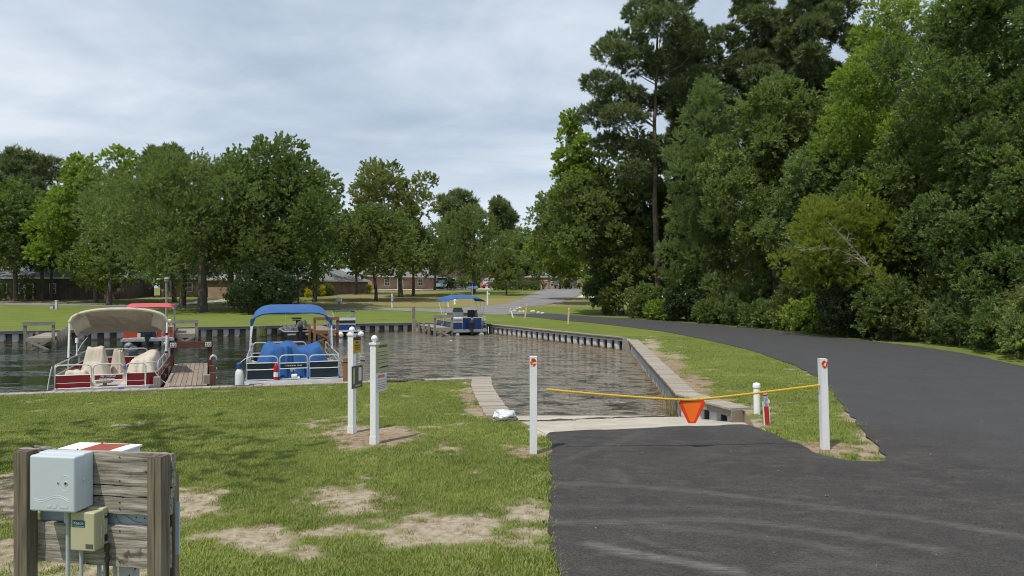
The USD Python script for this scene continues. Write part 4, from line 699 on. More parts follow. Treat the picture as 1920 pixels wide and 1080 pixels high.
M_rope = stuff('rope_white', (0.62, 0.60, 0.56), (0.5, 0.48, 0.44), 40, 0.9)
M_extred = stuff('extinguisher_red', (0.50, 0.012, 0.018), (0.42, 0.01, 0.015), 4, 0.3)
M_purple = stuff('purple_tape', (0.16, 0.09, 0.45), (0.13, 0.07, 0.38), 8, 0.6)
M_green_glass = stuff('green_tint_screen', (0.22, 0.33, 0.28), (0.18, 0.28, 0.24), 4, 0.15)
def outboard(t, x, y, z, s=1.0, m=None, blk=None):
    """Outboard motor hung on the stern at y, its cowl towards the viewer."""
    o = part(t, 'outboard_motor', move(cat(rbox((0, -.05, .34), (.30, .46, .22), .07), hull([(sx * .135, sy * .2 - .05, .24) for sx in (-1, 1) for sy in (-1, 1)] + [(sx * .11, sy * .15 - .05, .04) for sx in (-1, 1) for sy in (-1, 1)]), rbox((0, -.06, .47), (.22, .36, .10), .045)), (x, y, z), s=s), m or M_motor, 40)
    part(t, 'motor_leg', move(cat(hull([(sx * .08, sy - .05, .04) for sx in (-1, 1) for sy in (-.14, .12)] + [(sx * .045, sy - .05, -.45) for sx in (-1, 1) for sy in (-.10, .08)]), box((0, -.06, -.46), (.18, .30, .02)), hull([(sx * .05, sy - .05, -.60) for sx in (-1, 1) for sy in (-.22, .18)] + [(0, -.02, -.5), (0, -.02, -.8)])), (x, y, z), s=s), M_black)
    part(t, 'motor_bracket', move(cat(box((0, .18, .0), (.22, .10, .32)), box((-.09, .10, .06), (.03, .24, .10)), box((.09, .10, .06), (.03, .24, .10))), (x, y, z), s=s), blk or M_black)
def fence(t, x0, x1, y, zt, panel_top, zb, m, mid=(), along='x', frame_r=.019, rounded=True, stripe=None, panel_bottom=None, text_=None):
    """One fence bay: panel, the rail loop round it, and mid rails. along 'x' runs left-right at y, 'y' runs front-back at x = y."""
    pb = zb + .03 if panel_bottom is None else panel_bottom; L = x1 - x0
    def P(q): q = np.asarray(q, float); return q if along == 'x' else np.stack([np.full(len(q), y), q[:, 0], q[:, 2]], 1)
    R = .12 if rounded else .02; loop = np.vstack([[(x0, y, zb)], arc(x0 + R, zt - R, R, R, PI, PI / 2, 5, y), arc(x1 - R, zt - R, R, R, PI / 2, 0, 5, y), [(x1, y, zb)]])
    part(t, 'rail', tube(P(loop), frame_r, 7), M_rail, 40)
    c, s = ((x0 + x1) / 2, y, (panel_top + pb) / 2), (L - .06, .014, panel_top - pb)
    if along != 'x': c, s = (y, (x0 + x1) / 2, c[2]), (.014, L - .06, s[2])
    if m is not None: part(t, 'fence_panel', box(c, s, .003), m)
    for z in (*mid, panel_top): part(t, 'rail', tube(P([(x0, y, z), (x1, y, z)]), frame_r * .85, 6), M_rail, 40)
    part(t, 'rail', tube(P([(x0, y, zb + .02), (x1, y, zb + .02)]), frame_r * .8, 6), M_rail, 40)
    if stripe: 
        e = .0095
        part(t, 'pinstripe', box((c[0], y - e, stripe) if along == 'x' else (y + e, c[1], stripe), (L - .07, .003, .012) if along == 'x' else (.003, L - .07, .012), .001), M_white)
def bimini(t, w, y0, y1, zc, ze, m, zf=None, poles=((0, .7), (1, .7)), drop=.22, nb=9, wr=.02, seed=1, thk=.03, base=None, pole_m=None, flat_top=.55):
    """Canvas top on bows: crown height zc, edge height ze, front at y0, rear at y1."""
    zf = zc - .03 if zf is None else zf; a, b = np.meshgrid(np.linspace(-1, 1, 25), np.linspace(0, 1, nb), indexing='ij')
    side = np.clip((np.abs(a) - flat_top) / (1 - flat_top), 0, 1); edge_dip = 1 - np.sqrt(np.clip(1 - side ** 2.4, 0, 1)); crown_ = np.cos(a * .5 * PI * .55)
    prof = np.where(b < .5, zf + (zc - zf) * np.sin(b * PI), zc + 0 * b); prof = np.where(b > .5, zc - (.06) * (b * 2 - 1) ** 2, prof)
    z = ze + (prof - ze) * (1 - edge_dip) - .05 * (1 - crown_) ; z += wr * (fbm2(a * 3, b * 4, 1.0, seed, 3) - .5)
    X = a * w / 2 * (1 - .012 * np.cos(b * PI)); Y = y0 + (y1 - y0) * b; g_ = grid(np.stack([X, Y, z], -1)); g_ = (g_[0], g_[1][:, ::-1]) if np.cross(g_[0][g_[1][0, 1]] - g_[0][g_[1][0, 0]], g_[0][g_[1][0, 2]] - g_[0][g_[1][0, 0]])[2] < 0 else g_
    part(t, 'canopy', thick(g_, thk), m, 50)
    ys = [y0 + .02, (y0 + y1) / 2, y1 - .02]
    for i, yy in enumerate(ys):
        for sx in (-1, 1):
            zb, yb = (base or (.70, (y0 + y1) / 2))
            part(t, 'canopy_pole', tube([(sx * w / 2 * .985, yy, ze + .02), (sx * w / 2 * 1.0, yy * .5 + (yb + (i - 1) * .12) * .5, (ze + zb) / 2), (sx * w / 2 * 1.01, yb + (i - 1) * .12, zb)], .019 if i == 0 else .014, 7), pole_m or M_rail, 40)
def drape(x0, x1, y0, y1, h, zb, p=4.0, seed=1, amp=.05, fold=9, prof=None, taper=.12):
    """A canvas cover pulled over a seat: steep creased sides and an uneven top."""
    a, b = np.meshgrid(np.linspace(-1, 1, 33), np.linspace(-1, 1, 33), indexing='ij'); rr = (np.abs(a) ** p + np.abs(b) ** p) ** (1 / p); rr = np.minimum(rr, 1)
    hz = (1 - sstep(.62, 1.0, rr)); top = h * (prof(a, b) if prof is not None else 1.0); z = zb + (top - zb) * hz; sq = 1 - taper * hz
    n = fbm2(a * 2.2, b * 2.2, 1.3, seed, 4) - .5; ang = np.arctan2(b, a); folds = np.sin(ang * fold + 6 * n) * (rr > .55) * amp * .5
    X = (x0 + x1) / 2 + a * (x1 - x0) / 2 * sq * (1 + folds); Y = (y0 + y1) / 2 + b * (y1 - y0) / 2 * sq * (1 + folds); z = z + n * amp * 2.2 * hz + folds * .2
    v, f = grid(np.stack([X, Y, z], -1)); return v, f
def pontoons(t, w, y0, y1, zt, r=.30, nose_at_front=True):
    for sx in (-1, 1):
        x = sx * (w / 2 - .38); zc = zt - .12 - r; yn, ys = (y0, y1) if nose_at_front else (y1, y0); s = 1 if ys > yn else -1
        pts = np.array([(x, yn + s * d, zc + dz) for d, dz in ((.0, .16), (.12, .12), (.4, .04), (.8, 0), (1.2, 0))] + [(x, ys, zc)]); part(t, 'pontoon', tube(pts, [.05, .14, .25, .295, r, r], 14), M_tube, 40)
    part(t, 'cross_channel', cat(*[box((0, y, zt - .10), (w - .3, .06, .06)) for y in np.linspace(min(y0, y1) + .4, max(y0, y1) - .3, 8)]), M_alu)
def rope(pts, r=.011, sag=.12, n=10):
    P = []; 
    for a, b in zip(pts[:-1], pts[1:]):
        tt = np.linspace(0, 1, n)[:, None]; q = np.asarray(a) * (1 - tt) + np.asarray(b) * tt; q[:, 2] -= sag * 4 * (tt * (1 - tt))[:, 0]; P.append(q)
    return tube(np.vstack(P), r, 6)

def red_boat():
    o = gp(192, 729.3); t = thing('pontoon_boat', 'red pontoon boat with tan covers and a rolled-down tan canopy at the near bulkhead', 'boat', (o[0], o[1] + .22, 0), NR + 5.5); w, L = 2.42, 6.2
    deck = Polygon([(-w / 2, 0), (w / 2 - .25, 0), (w / 2, .35), (w / 2, L), (-w / 2, L)]); part(t, 'deck', prism(deck, -.07, -.015), M_deck); part(t, 'deck_trim', prism(deck.buffer(.02, join_style=2).difference(deck.buffer(.0)), -.085, -.008), M_rail); pontoons(t, w, -.15, L, -.07)
    fence(t, -w / 2 + .02, -.36, .03, .62, .36, 0, M_red, stripe=.16); fence(t, .43, w / 2 - .30, .03, .62, .36, 0, M_red, stripe=.16)
    part(t, 'fence_panel', grid(np.stack([np.stack([w / 2 - .30 + .26 * np.sin(a), .03 + .3 * (1 - np.cos(a)), np.full_like(a, z)], -1) for z in (.03, .36) for a in [np.linspace(0, PI / 2, 9)]])), M_red, True)
    for z in (.62, .36, .02): a = np.linspace(0, PI / 2, 9); part(t, 'rail', tube(np.stack([w / 2 - .30 + .26 * np.sin(a), .03 + .3 * (1 - np.cos(a)), np.full_like(a, z)], -1), .018, 7), M_rail, 40)
    fence(t, -.32, .39, .02, .62, .34, 0, M_red, panel_bottom=.20, mid=(.20,))
    part(t, 'gate_lettering', move(xz(text('Mr. Fisher', .055, .002)), (.03, .0085, .275)), M_white); part(t, 'gate_lettering', cat(*[box((x, .0095, .236), (w_, .002, .014), .0005) for x, w_ in ((-.14, .09), (-.05, .07), (.035, .08), (.13, .09))]), M_white)
    for sx in (-1, 1):
        y0 = .33 if sx > 0 else .03
        for i in range(3): fence(t, y0 + (L - .9 - y0) * i / 3, y0 + (L - .9 - y0) * (i + 1) / 3 - .03, sx * (w / 2 - .03), .62, .36, 0, M_red, along='y', stripe=.16)
    fence(t, -w / 2 + .05, w / 2 - .7, L - .9, .62, .36, 0, M_red)
    part(t, 'seat_cover', drape(-.98, -.08, 1.2, 2.6, .93, -.01, 4, 3, .05, 7, lambda a, b: .58 + .42 * sstep(-.6, -.1, b), .30), M_tan, 60)
    part(t, 'helm_cover', drape(-.30, .22, 2.2, 3.1, .78, -.01, 3, 5, .06, 6, None, .34), M_tan, 60)
    part(t, 'bench_cover', drape(.22, 1.20, .7, 3.4, .72, -.01, 6, 8, .05, 12, lambda a, b: .80 + .24 * sstep(-.9, .1, b) * sstep(-.6, .3, a), .05), M_tan, 60)
    part(t, 'seat_cover', drape(-1.2, -.4, .25, 1.1, .40, -.01, 4, 12, .05, 8, None, .1), M_tan, 60); part(t, 'stool', cat(rbox((-.12, .55, .16), (.42, .4, .16), .05), cyl((-.12, .55, 0), (-.12, .55, .1), .05)), M_tan, 40)
    # the canopy: an arched bow in front from which the canvas hangs down to the lowered rear bow
    yf, yr = 2.55, 5.0; n = 33; a = np.linspace(-1, 1, n); front = np.stack([a * 1.27, np.full(n, yf), 1.62 + .36 * np.sqrt(np.clip(1 - np.abs(a) ** 2.6, 0, 1))], 1); rear = np.stack([a * 1.2, np.full(n, yr), 1.08 + .11 * np.sqrt(np.clip(1 - np.abs(a) ** 8, 0, 1))], 1)
    b = np.linspace(0, 1, 15); S = front[:, None] * (1 - b[None, :, None]) + rear[:, None] * b[None, :, None]; AA, BB = np.meshgrid(a, b, indexing='ij'); S[..., 2] += -.02 * np.sin(BB * PI) + .24 * (fbm2(AA * 3.5 + BB * 1.5, BB * 3.5 - AA, 1.0, 33, 4) - .5) * np.sin(BB * PI) + (.030 * np.sin(AA * 9 + 7 * BB + 5 * fbm2(AA * 2, BB * 2, 1.0, 5, 3)) + .020 * np.sin(AA * 19 - 9 * BB + 7 * fbm2(AA * 3, BB * 2, 1.0, 6, 3))) * np.sin(BB * PI)
    v, f = grid(S); part(t, 'canopy', thick((v, f[:, ::-1]), .012), M_tan, 60)
    fo = []
    for k in range(n):
        for th in np.linspace(0, 2 * PI, 7)[:-1]: fo.append(front[k] + [0, .07 * math.cos(th), .055 * math.sin(th) - .02])
    for sx in (-1, 1):
        q = np.linspace(.70, 1.0, 7); tp = np.stack([sx * q * 1.27, np.full(7, yf + .03), 1.60 + .36 * np.sqrt(np.clip(1 - q ** 2.6, 0, 1))], 1); bt = tp * [.90, 1, 1] + np.stack([0 * q, .35 + .5 * (1 - q), -.42 + 0 * q], 1); bt[:, 2] = np.maximum(bt[:, 2], 1.22 + .05 * np.sin(q * 30)); v, f = grid(np.stack([tp * (1 - k) + bt * k + [0, .04 * math.sin(k * 6), 0] for k in np.linspace(0, 1, 6)])); part(t, 'canopy_flap', thick((v, f), .008), M_tan, 60)
    part(t, 'canopy_roll', tube(front, .05, 9), M_tan, 40); part(t, 'canopy_bow', tube(rear, .016, 6), M_rail, 40)
    for sx in (-1, 1):
        part(t, 'canopy_pole', tube([(sx * 1.27, yf, 1.62), (sx * 1.24, yf - .05, .62)] if sx > 0 else [(sx * 1.27, yf, 1.62), (sx * 1.27, yf - .18, .62)], .027, 8), M_white, 40); part(t, 'canopy_pole', tube([(sx * 1.24, 3.3, .62), (sx * 1.2, 4.2, .9), (sx * 1.17, yr, 1.04)], .014, 6), M_rail, 40)
        part(t, 'pole_clamp', cat(cyl((sx * 1.265, yf - .02, 1.2), (sx * 1.265, yf - .02, 1.26), .04), cyl((sx * 1.25, yf - .05, .66), (sx * 1.25, yf - .05, .72), .04)), M_black)
    part(t, 'navigation_light', cat(cyl((-1.16, 3.0, .62), (-1.16, 3.0, 1.0), .02), cyl((-1.16, 3.0, 1.0), (-1.16, 3.0, 1.14), .045)), M_white, 40)
    part(t, 'purple_tape', cat(box((.41, -.005, .52), (.06, .05, .10)), rbox((.33, -.07, -.01), (.14, .07, .05), .015)), M_purple)
    part(t, 'mooring_rope', rope([(1.02, -.02, .60), (1.45, .05, .02), (1.62, -.08, .05)], .014, .1), M_rope); part(t, 'mooring_rope', rope([(-1.24, .0, .6), (-1.32, -.12, .02)], .012, -.05), M_rope)
    outboard(t, 0, L + .2, .1)
red_boat()

def blue_boat():
    o = gp(547, 713, .06); t = thing('pontoon_boat', 'dark navy pontoon boat with a bright blue canopy and blue covers at the near bulkhead', 'boat', (o[0], o[1] + .18, .06), NR + 2); w, L = 2.5, 6.4
    deck = Polygon([(-w / 2, -.12), (w / 2 + .05, -.12), (w / 2 + .05, L), (-w / 2, L)]); part(t, 'deck', prism(deck, -.05, -.012), M_deck); part(t, 'deck_trim', box((.03, -.14, -.07), (w + .12, .05, .14), .015), M_whitep); part(t, 'deck_trim', cat(box((-w / 2 - .02, L / 2, -.06), (.04, L, .10)), box((w / 2 + .07, L / 2, -.06), (.04, L, .10))), M_alu); pontoons(t, w, -.25, L, -.05)
    fence(t, -w / 2 + .02, -.42, .0, .66, .30, 0, M_navy, mid=(.48,)); fence(t, .42, w / 2 - .03, .0, .66, .30, 0, M_navy, mid=(.48,)); part(t, 'fence_panel', box((-.83, .005, .39), (.76, .010, .15)), M_navy); part(t, 'fence_panel', box((.82, .005, .39), (.76, .010, .15)), M_navy)
    fence(t, -.37, .37, .0, .68, .46, 0, M_navy, panel_bottom=.32, mid=(.31,)); part(t, 'gate_lettering', cat(*[box((x, -.0085, .39), (w_, .002, .028), .0005) for x, w_ in ((-.21, .012), (-.185, .012), (-.14, .05), (-.08, .04), (-.03, .04), (.03, .05), (.10, .02), (.135, .03), (.19, .05))]), M_rail)
    for sx in (-1, 1):
        for i in range(3): fence(t, .03 + (L - 1) * i / 3, .03 + (L - 1) * (i + 1) / 3 - .03, sx * (w / 2 - .03), .66, .30, 0, M_navy, along='y', mid=(.48,))
    fence(t, -w / 2 + .05, w / 2 - .7, L - .9, .66, .30, 0, M_navy)
    xs_, hs_ = [-1, -.82, -.62, -.45, -.36, -.15, .02, .12, .3, .44, .6, .72, .86, 1], [.62, .86, .93, .90, .86, .96, .93, .80, .79, .82, .90, .88, .87, .66]
    part(t, 'seat_cover', drape(-1.20, 1.20, .22, 2.0, 1.0, .02, 6, 3, .05, 16, lambda a, b: np.interp(a, xs_, hs_) * (1.04 - .10 * sstep(.1, -.9, b)), .04), M_bcanv, 60); part(t, 'seat_cover', drape(-.62, .10, .16, 1.2, .90, .02, 3.2, 7, .06, 9, None, .14), M_bcanv, 60)
    part(t, 'seat_cover', drape(-.40, -.12, .12, .6, .40, .0, 4, 21, .05, 7, None, .1), M_bcanv, 60); part(t, 'seat_cover', drape(.02, .36, .16, .6, .44, .0, 3, 22, .08, 7, None, .3), M_bcanv, 60)
    bimini(t, 2.36, 1.9, 4.2, 2.02, 1.50, M_bcanv, zf=1.80, seed=4, thk=.035, base=(.68, 2.0), pole_m=M_white, flat_top=.45)
    for sx in (-1, 1):
        part(t, 'canopy_flap', hull([(sx * 1.185, 1.87, 1.60), (sx * 1.185, 2.25, 1.60), (sx * 1.15, 1.87, 1.62), (sx * 1.19, 1.89, 1.42), (sx * 1.13, 1.89, 1.40), (sx * 1.03, 1.89, 1.66), (sx * 1.17, 2.15, 1.48)]), M_bcanv, 40); part(t, 'pole_clamp', cat(*[cyl((sx * 1.19, 1.94, z), (sx * 1.19, 1.94, z + .05), .036) for z in (.78, 1.02, 1.3)]), M_black)
    part(t, 'fire_extinguisher', cat(lathe((-.47, -.045, .02), [(0, 0), (.055, 0), (.06, .02), (.06, .36), (.04, .42), (.02, .44), (.02, .46), (0, .46)], 14)), M_extred, 40); part(t, 'extinguisher_label', lathe((-.47, -.045, .10), [(.0612, 0), (.0612, .13)], 14), M_white, 40)
    part(t, 'trolling_motor', cat(rbox((.02, .02, .10), (.16, .30, .10), .03), rbox((-.02, .10, .28), (.13, .13, .15), .05), cyl((0, .1, .1), (-.02, .1, .26), .03), rbox((.06, -.06, .05), (.22, .12, .07), .03)), M_white, 40); part(t, 'trolling_motor_hinge', cat(cyl((.0, .0, .16), (.0, .0, .26), .018), rbox((-.01, .03, .2), (.05, .06, .06), .015)), M_black)
    part(t, 'seat_frame', cat(cyl((-.2, .5, .2), (.3, .5, .2), .018, n=6), cyl((.3, .5, 0), (.3, .5, .46), .018, n=6)), M_rail)
    f_ = part(t, 'fender', lathe((-w / 2 - .17, .12, -.30), [(0, 0), (.06, .01), (.105, .07), (.115, .16), (.115, .46), (.10, .56), (.06, .62), (.03, .66), (0, .66)], 14), M_vinyl, 40); part(t, 'fender_cap', lathe((-w / 2 - .17, .12, .33), [(.05, 0), (.075, .02), (.07, .14), (.03, .18)], 12), M_blue, 40); part(t, 'mooring_rope', rope([(-w / 2 - .17, .12, .48), (-w / 2, .05, .62)], .012, .0), M_rope)
    part(t, 'folded_chair', cat(tube([(1.30, .05, .5), (1.45, .15, .0)], .012, 6), tube([(1.30, .35, .5), (1.45, .35, .0)], .012, 6), hull([(1.28, .03, .56), (1.33, .4, .56), (1.52, .05, .14), (1.50, .4, .14), (1.40, .2, .38), (1.36, .2, .30)])), M_tan, 40)
    part(t, 'mooring_rope', rope([(1.2, .0, .58), (1.62, .05, .30)], .013, .05), M_rope)
    outboard(t, 0, L + .2, .1)
blue_boat()

def orange_boat():
    d = 41.2; t = thing('pontoon_boat', 'orange-red pontoon boat with a faded red canopy and a blue-grey outboard by the far dock', 'boat', ((277 - 960) * d / F, d, -.20), FR); w, L = 2.6, 6.2
    part(t, 'deck', box((0, L / 2, -.05), (w, L, .07)), M_deck); part(t, 'deck_trim', box((0, -.03, -.06), (w + .06, .06, .14), .015), M_alu); pontoons(t, w, L, -.3, -.02, nose_at_front=False)
    fence(t, -w / 2 + .02, -.52, .55, .66, .62, 0, M_orange, rounded=False); fence(t, .44, w / 2 - .03, .35, .66, .62, 0, M_orange, rounded=False)
    fence(t, -.45, .38, .9, .62, .60, 0, M_navy, rounded=False)
    for sx in (-1, 1):
        for i in range(3): fence(t, .6 + (L - 1) * i / 3, .6 + (L - 1) * (i + 1) / 3 - .03, sx * (w / 2 - .03), .66, .45, 0, M_orange, along='y')
    outboard(t, -.02, -.05, .20, 1.35); bimini(t, 2.55, 1.3, 3.9, 1.92, 1.62, M_rcanv, zf=1.72, seed=6, base=(.66, 2.6), flat_top=.7)
    part(t, 'seat_cover', drape(.2, 1.2, .8, 2.4, 1.0, 0, 3, 31, .06, 8, None, .2), M_bk, 60); part(t, 'seat', rbox((.9, 1.2, .92), (.5, .3, .2), .06), M_vinyl, 40)
    part(t, 'boarding_ladder', cat(*[tube([(x, -.10, -.5), (x, -.08, .55), (x, .1, .75), (x, .3, .6)], .018, 6) for x in (.72, 1.05)], *[cyl((.72, -.09, z), (1.05, -.09, z), .014, n=6) for z in (-.2, .1, .4)]), M_rail, 40)
orange_boat()

def camo_boat():
    d = 47.6; t = thing('fishing_boat', 'low black bass boat under a camouflage cover with a raised pedestal seat', 'boat', ((562 - 960) * d / F, d, -.65), FR); L = 4.6
    def sec(y, w, zk, zs): return [(-w / 2, y, zs), (-w * .42, y, zk + .14), (0, y, zk), (w * .42, y, zk + .14), (w / 2, y, zs)]
    part(t, 'hull', hull(sec(0, 1.85, -.12, .48) + sec(3.2, 1.85, -.12, .52) + sec(L, .5, .15, .60)), M_black, 30)
    part(t, 'gunwale', tube([(-.95, .0, .48), (-.95, 3.2, .52), (-.3, L, .60), (.3, L, .60), (.95, 3.2, .52), (.95, 0, .48)], .035, 7, close=True), M_rail, 40)
    part(t, 'boat_cover', move(drape(-.98, .98, .15, 4.2, .88, .44, 4, 41, .10, 14, lambda a, b: .8 + .22 * np.sin(a * 3 + 1) * np.cos(b * 4), .06), (0, 0, 0)), M_camo, 60)
    part(t, 'boat_cover', drape(-.2, .75, .7, 1.9, 1.06, .6, 3, 42, .1, 9, None, .2), M_camo, 60)
    part(t, 'pedestal_seat', cat(rbox((-.05, 1.3, 1.28), (.62, .5, .10), .04), rbox((-.05, 1.3, 1.15), (.5, .42, .06), .025), cyl((-.05, 1.3, .8), (-.05, 1.3, 1.14), .04)), M_black, 40)
    outboard(t, 0, -.22, .45, 1.0, M_black); part(t, 'stern_light_pole', cyl((-.86, .2, .5), (-.86, .2, 1.9), .014, n=6), M_rail); part(t, 'trolling_motor_shaft', cyl((.7, .3, .5), (.75, .1, 1.75), .018, n=6), M_rail)
    part(t, 'registration_plate', cat(box((-.5, -.005, .30), (.5, .01, .09)), box((.45, -.005, .30), (.2, .01, .13))), M_rail)
camo_boat()

def float_boat():
    d = 49.6; t = thing('pontoon_boat', 'tiny blue and white pontoon boat with a small black canopy behind the left signpost', 'boat', ((650 - 960) * d / F, d, -.30), FR); w, L = 1.7, 3.6
    part(t, 'deck', box((0.1, L / 2, .02), (w, L, .06)), M_vinyl)
    for x in (-.42, .25, .95): part(t, 'float', tube([(x, -.25, -.22), (x, -.12, -.22), (x, .2, -.22), (x, L, -.22)], [.10, .2, .25, .25], 12), M_vinyl, 40)
    fence(t, -.72, .62, .05, .95, .46, .06, M_blue, rounded=False, mid=(.52,)); part(t, 'fence_panel', box((-.05, .05, .86), (1.30, .014, .2)), M_white); part(t, 'fence_panel', box((-.05, .07, .62), (1.28, .014, .24)), M_bk)
    for x in (-.72, .62): fence(t, .08, L - .3, x, .95, .46, .06, M_blue, along='y', rounded=False)
    part(t, 'ramp_board', hull([(.62, .2, .12), (.62, .5, .12), (1.3, -.1, -.02), (1.3, .2, -.02), (.62, .2, .22), (.62, .5, .22)]), M_rail); bimini(t, 1.32, .3, 1.9, 1.42, 1.28, M_bk, zf=1.36, seed=8, base=(.95, 1.1), flat_top=.85, pole_m=M_rail)
float_boat()

M_blue2 = stuff('deep_blue_panel', (0.010, 0.034, 0.125), (0.008, 0.028, 0.105), 2, 0.28, coat=.3)
def far_blue_boat():
    d = 51.0; t = thing('pontoon_boat', 'blue pontoon boat with an arched blue canopy moored at the far corner of the pond', 'boat', ((880 - 960) * d / F, d, -.30), FR - 2); w, L = 2.5, 4.3
    part(t, 'deck', box((0, L / 2, -.02), (w, L, .07)), M_deck); part(t, 'deck_trim', box((0, -.03, -.03), (w + .06, .06, .13), .015), M_alu); pontoons(t, w, L, -.35, -.0, nose_at_front=False)
    fence(t, -w / 2 + .02, -.40, .25, .78, .55, .02, M_blue2, rounded=False, mid=(.60,)); fence(t, -.36, .28, .45, .88, .84, .02, M_blue2, rounded=False); fence(t, .34, .98, .25, .88, .84, .02, M_blue2, rounded=False); fence(t, 1.0, w / 2 - .02, .1, .9, .5, .02, M_blue2, rounded=True, mid=(.7,))
    for sx in (-1, 1):
        for i in range(2): fence(t, .3 + (L - .5) * i / 2, .3 + (L - .5) * (i + 1) / 2 - .03, sx * (w / 2 - .03), .80, .60, .02, M_blue2, along='y')
    outboard(t, .12, -.15, .18, 1.05, M_black); part(t, 'seat', cat(rbox((-.6, 1.0, .78), (.9, .4, .22), .06), rbox((.95, .5, .70), (.35, .4, .2), .05)), M_vinyl, 40); part(t, 'lounge_seat', rbox((-.2, 2.4, 1.02), (1.7, .5, .2), .08), M_tan, 40)
    part(t, 'console', rbox((-.2, 2.0, .7), (.7, .5, 1.0), .05), M_vinyl, 40); part(t, 'windscreen', hull([(-.55, 1.9, 1.2), (.15, 1.9, 1.2), (-.5, 2.1, 1.5), (.1, 2.1, 1.5), (-.5, 2.15, 1.5), (.1, 2.15, 1.5), (-.55, 2.3, 1.2), (.15, 2.3, 1.2)]), M_green_glass)
    part(t, 'captain_chair', cat(rbox((.55, 1.4, 1.1), (.5, .14, .5), .05), rbox((.55, 1.2, .85), (.5, .5, .12), .05)), M_bk, 40); part(t, 'folded_cover', drape(.7, 1.15, 1.1, 1.8, 1.32, .3, 2.5, 51, .08, 6, None, .4), stuff('grey_canvas', (.2, .19, .18), (.15, .145, .14), 4, .85), 60)
    bimini(t, 2.75, .6, 3.1, 2.42, 1.98, M_bcanv, zf=2.20, seed=12, base=(.85, 1.6), flat_top=.1, pole_m=M_rail)
    part(t, 'stern_ladder', cat(*[tube([(x, .02, -.3), (x, .0, .9), (x, .3, .95)], .018, 6) for x in (.98, 1.22)], *[cyl((.98, .01, z), (1.22, .01, z), .014, n=6) for z in (.1, .4, .7)]), M_rail, 40)
far_blue_boat()

# ================================================================== THE GATE, SIGNS AND MARKERS
M_orng = stuff('fluorescent_orange', (0.90, 0.17, 0.012), (0.84, 0.15, 0.010), 6, 0.45)
M_orngd = stuff('red_orange_border', (0.72, 0.055, 0.012), (0.66, 0.05, 0.012), 6, 0.3)
M_refl = stuff('torn_red_reflector', (0.50, 0.022, 0.014), (0.70, 0.60, 0.30), 16, 0.35, lo=.50, hi=.53)
M_yrope = stuff('yellow_poly_rope', (0.70, 0.46, 0.03), (0.55, 0.33, 0.02), 60, 0.6)
M_mark = stuff('marker_red', (0.40, 0.022, 0.020), (0.34, 0.018, 0.017), 5, 0.45)
M_sticker = stuff('sticker_print', (0.62, 0.62, 0.68), (0.30, 0.32, 0.44), 55, 0.5, (.5, 1, 1.4))
M_sgny = stuff('weathered_yellow_sign', (0.44, 0.30, 0.012), (0.33, 0.23, 0.02), 7, 0.6, spots=((.16, .12, .03), 9, .62))
M_sgnk = stuff('dark_sign_back', (0.055, 0.060, 0.052), (0.085, 0.085, 0.07), 3, 0.5, (6, 6, .8))
M_sgnt = stuff('mossy_tan_sign', (0.31, 0.30, 0.22), (0.36, 0.34, 0.14), 2.2, 0.7, spots=((.22, .22, .08), 4, .6))
M_sgnw = stuff('faded_white_sign', (0.60, 0.59, 0.58), (0.52, 0.51, 0.50), 5, 0.6)
M_sgnr = stuff('faded_red_print', (0.50, 0.13, 0.12), (0.44, 0.12, 0.11), 9, 0.6)
def post4(t, h, w, m, cap=None): part(t, 'shaft', box((0, 0, h / 2 - .15), (w, w, h + .3), .006), m)
def gate_post(label, x, y, ytop, lean, refl_off):
    p = gp(x, y); h = CAM_H - (ytop - 540) * p[1] / F; t = thing('gate_post', label, 'post', (p[0], p[1], 0), 0); w = .112
    part(t, 'shaft', move(box((0, 0, h / 2 - .12), (w, w, h + .24), .006), ry=lean), M_whitep); tx = math.sin(lean) * h; g = np.random.default_rng(int(x))
    a = np.linspace(0, 2 * PI, 15)[:-1]; q = [(.058 * math.cos(k) * g.uniform(.7, 1.08), .068 * math.sin(k) * g.uniform(.8, 1.08)) for k in a]; part(t, 'reflector', move(xz(prism(q, 0, .003)), (tx + refl_off, -w / 2 - .0005, h - .075)), M_refl)
    part(t, 'cap_plate', move(box((0, 0, 0), (w + .004, w + .004, .012), .003), (tx, 0, h + .006)), M_white); part(t, 'screw_eye', tube(arc(tx * .65 + (.07 if x < 1200 else -.07), h - .50, .016, .016, 0, 2 * PI, 9, 0), .004, 5), M_rail); return p, h
P0, h0 = gate_post('white gate post with a torn red reflector left of the boat ramp', 1000, 850, 670, 0.0, 0.0)
P1, h1 = gate_post('leaning white gate post with a torn reflector between the ramp and the road', 1547, 842, 674, -.03, .012)
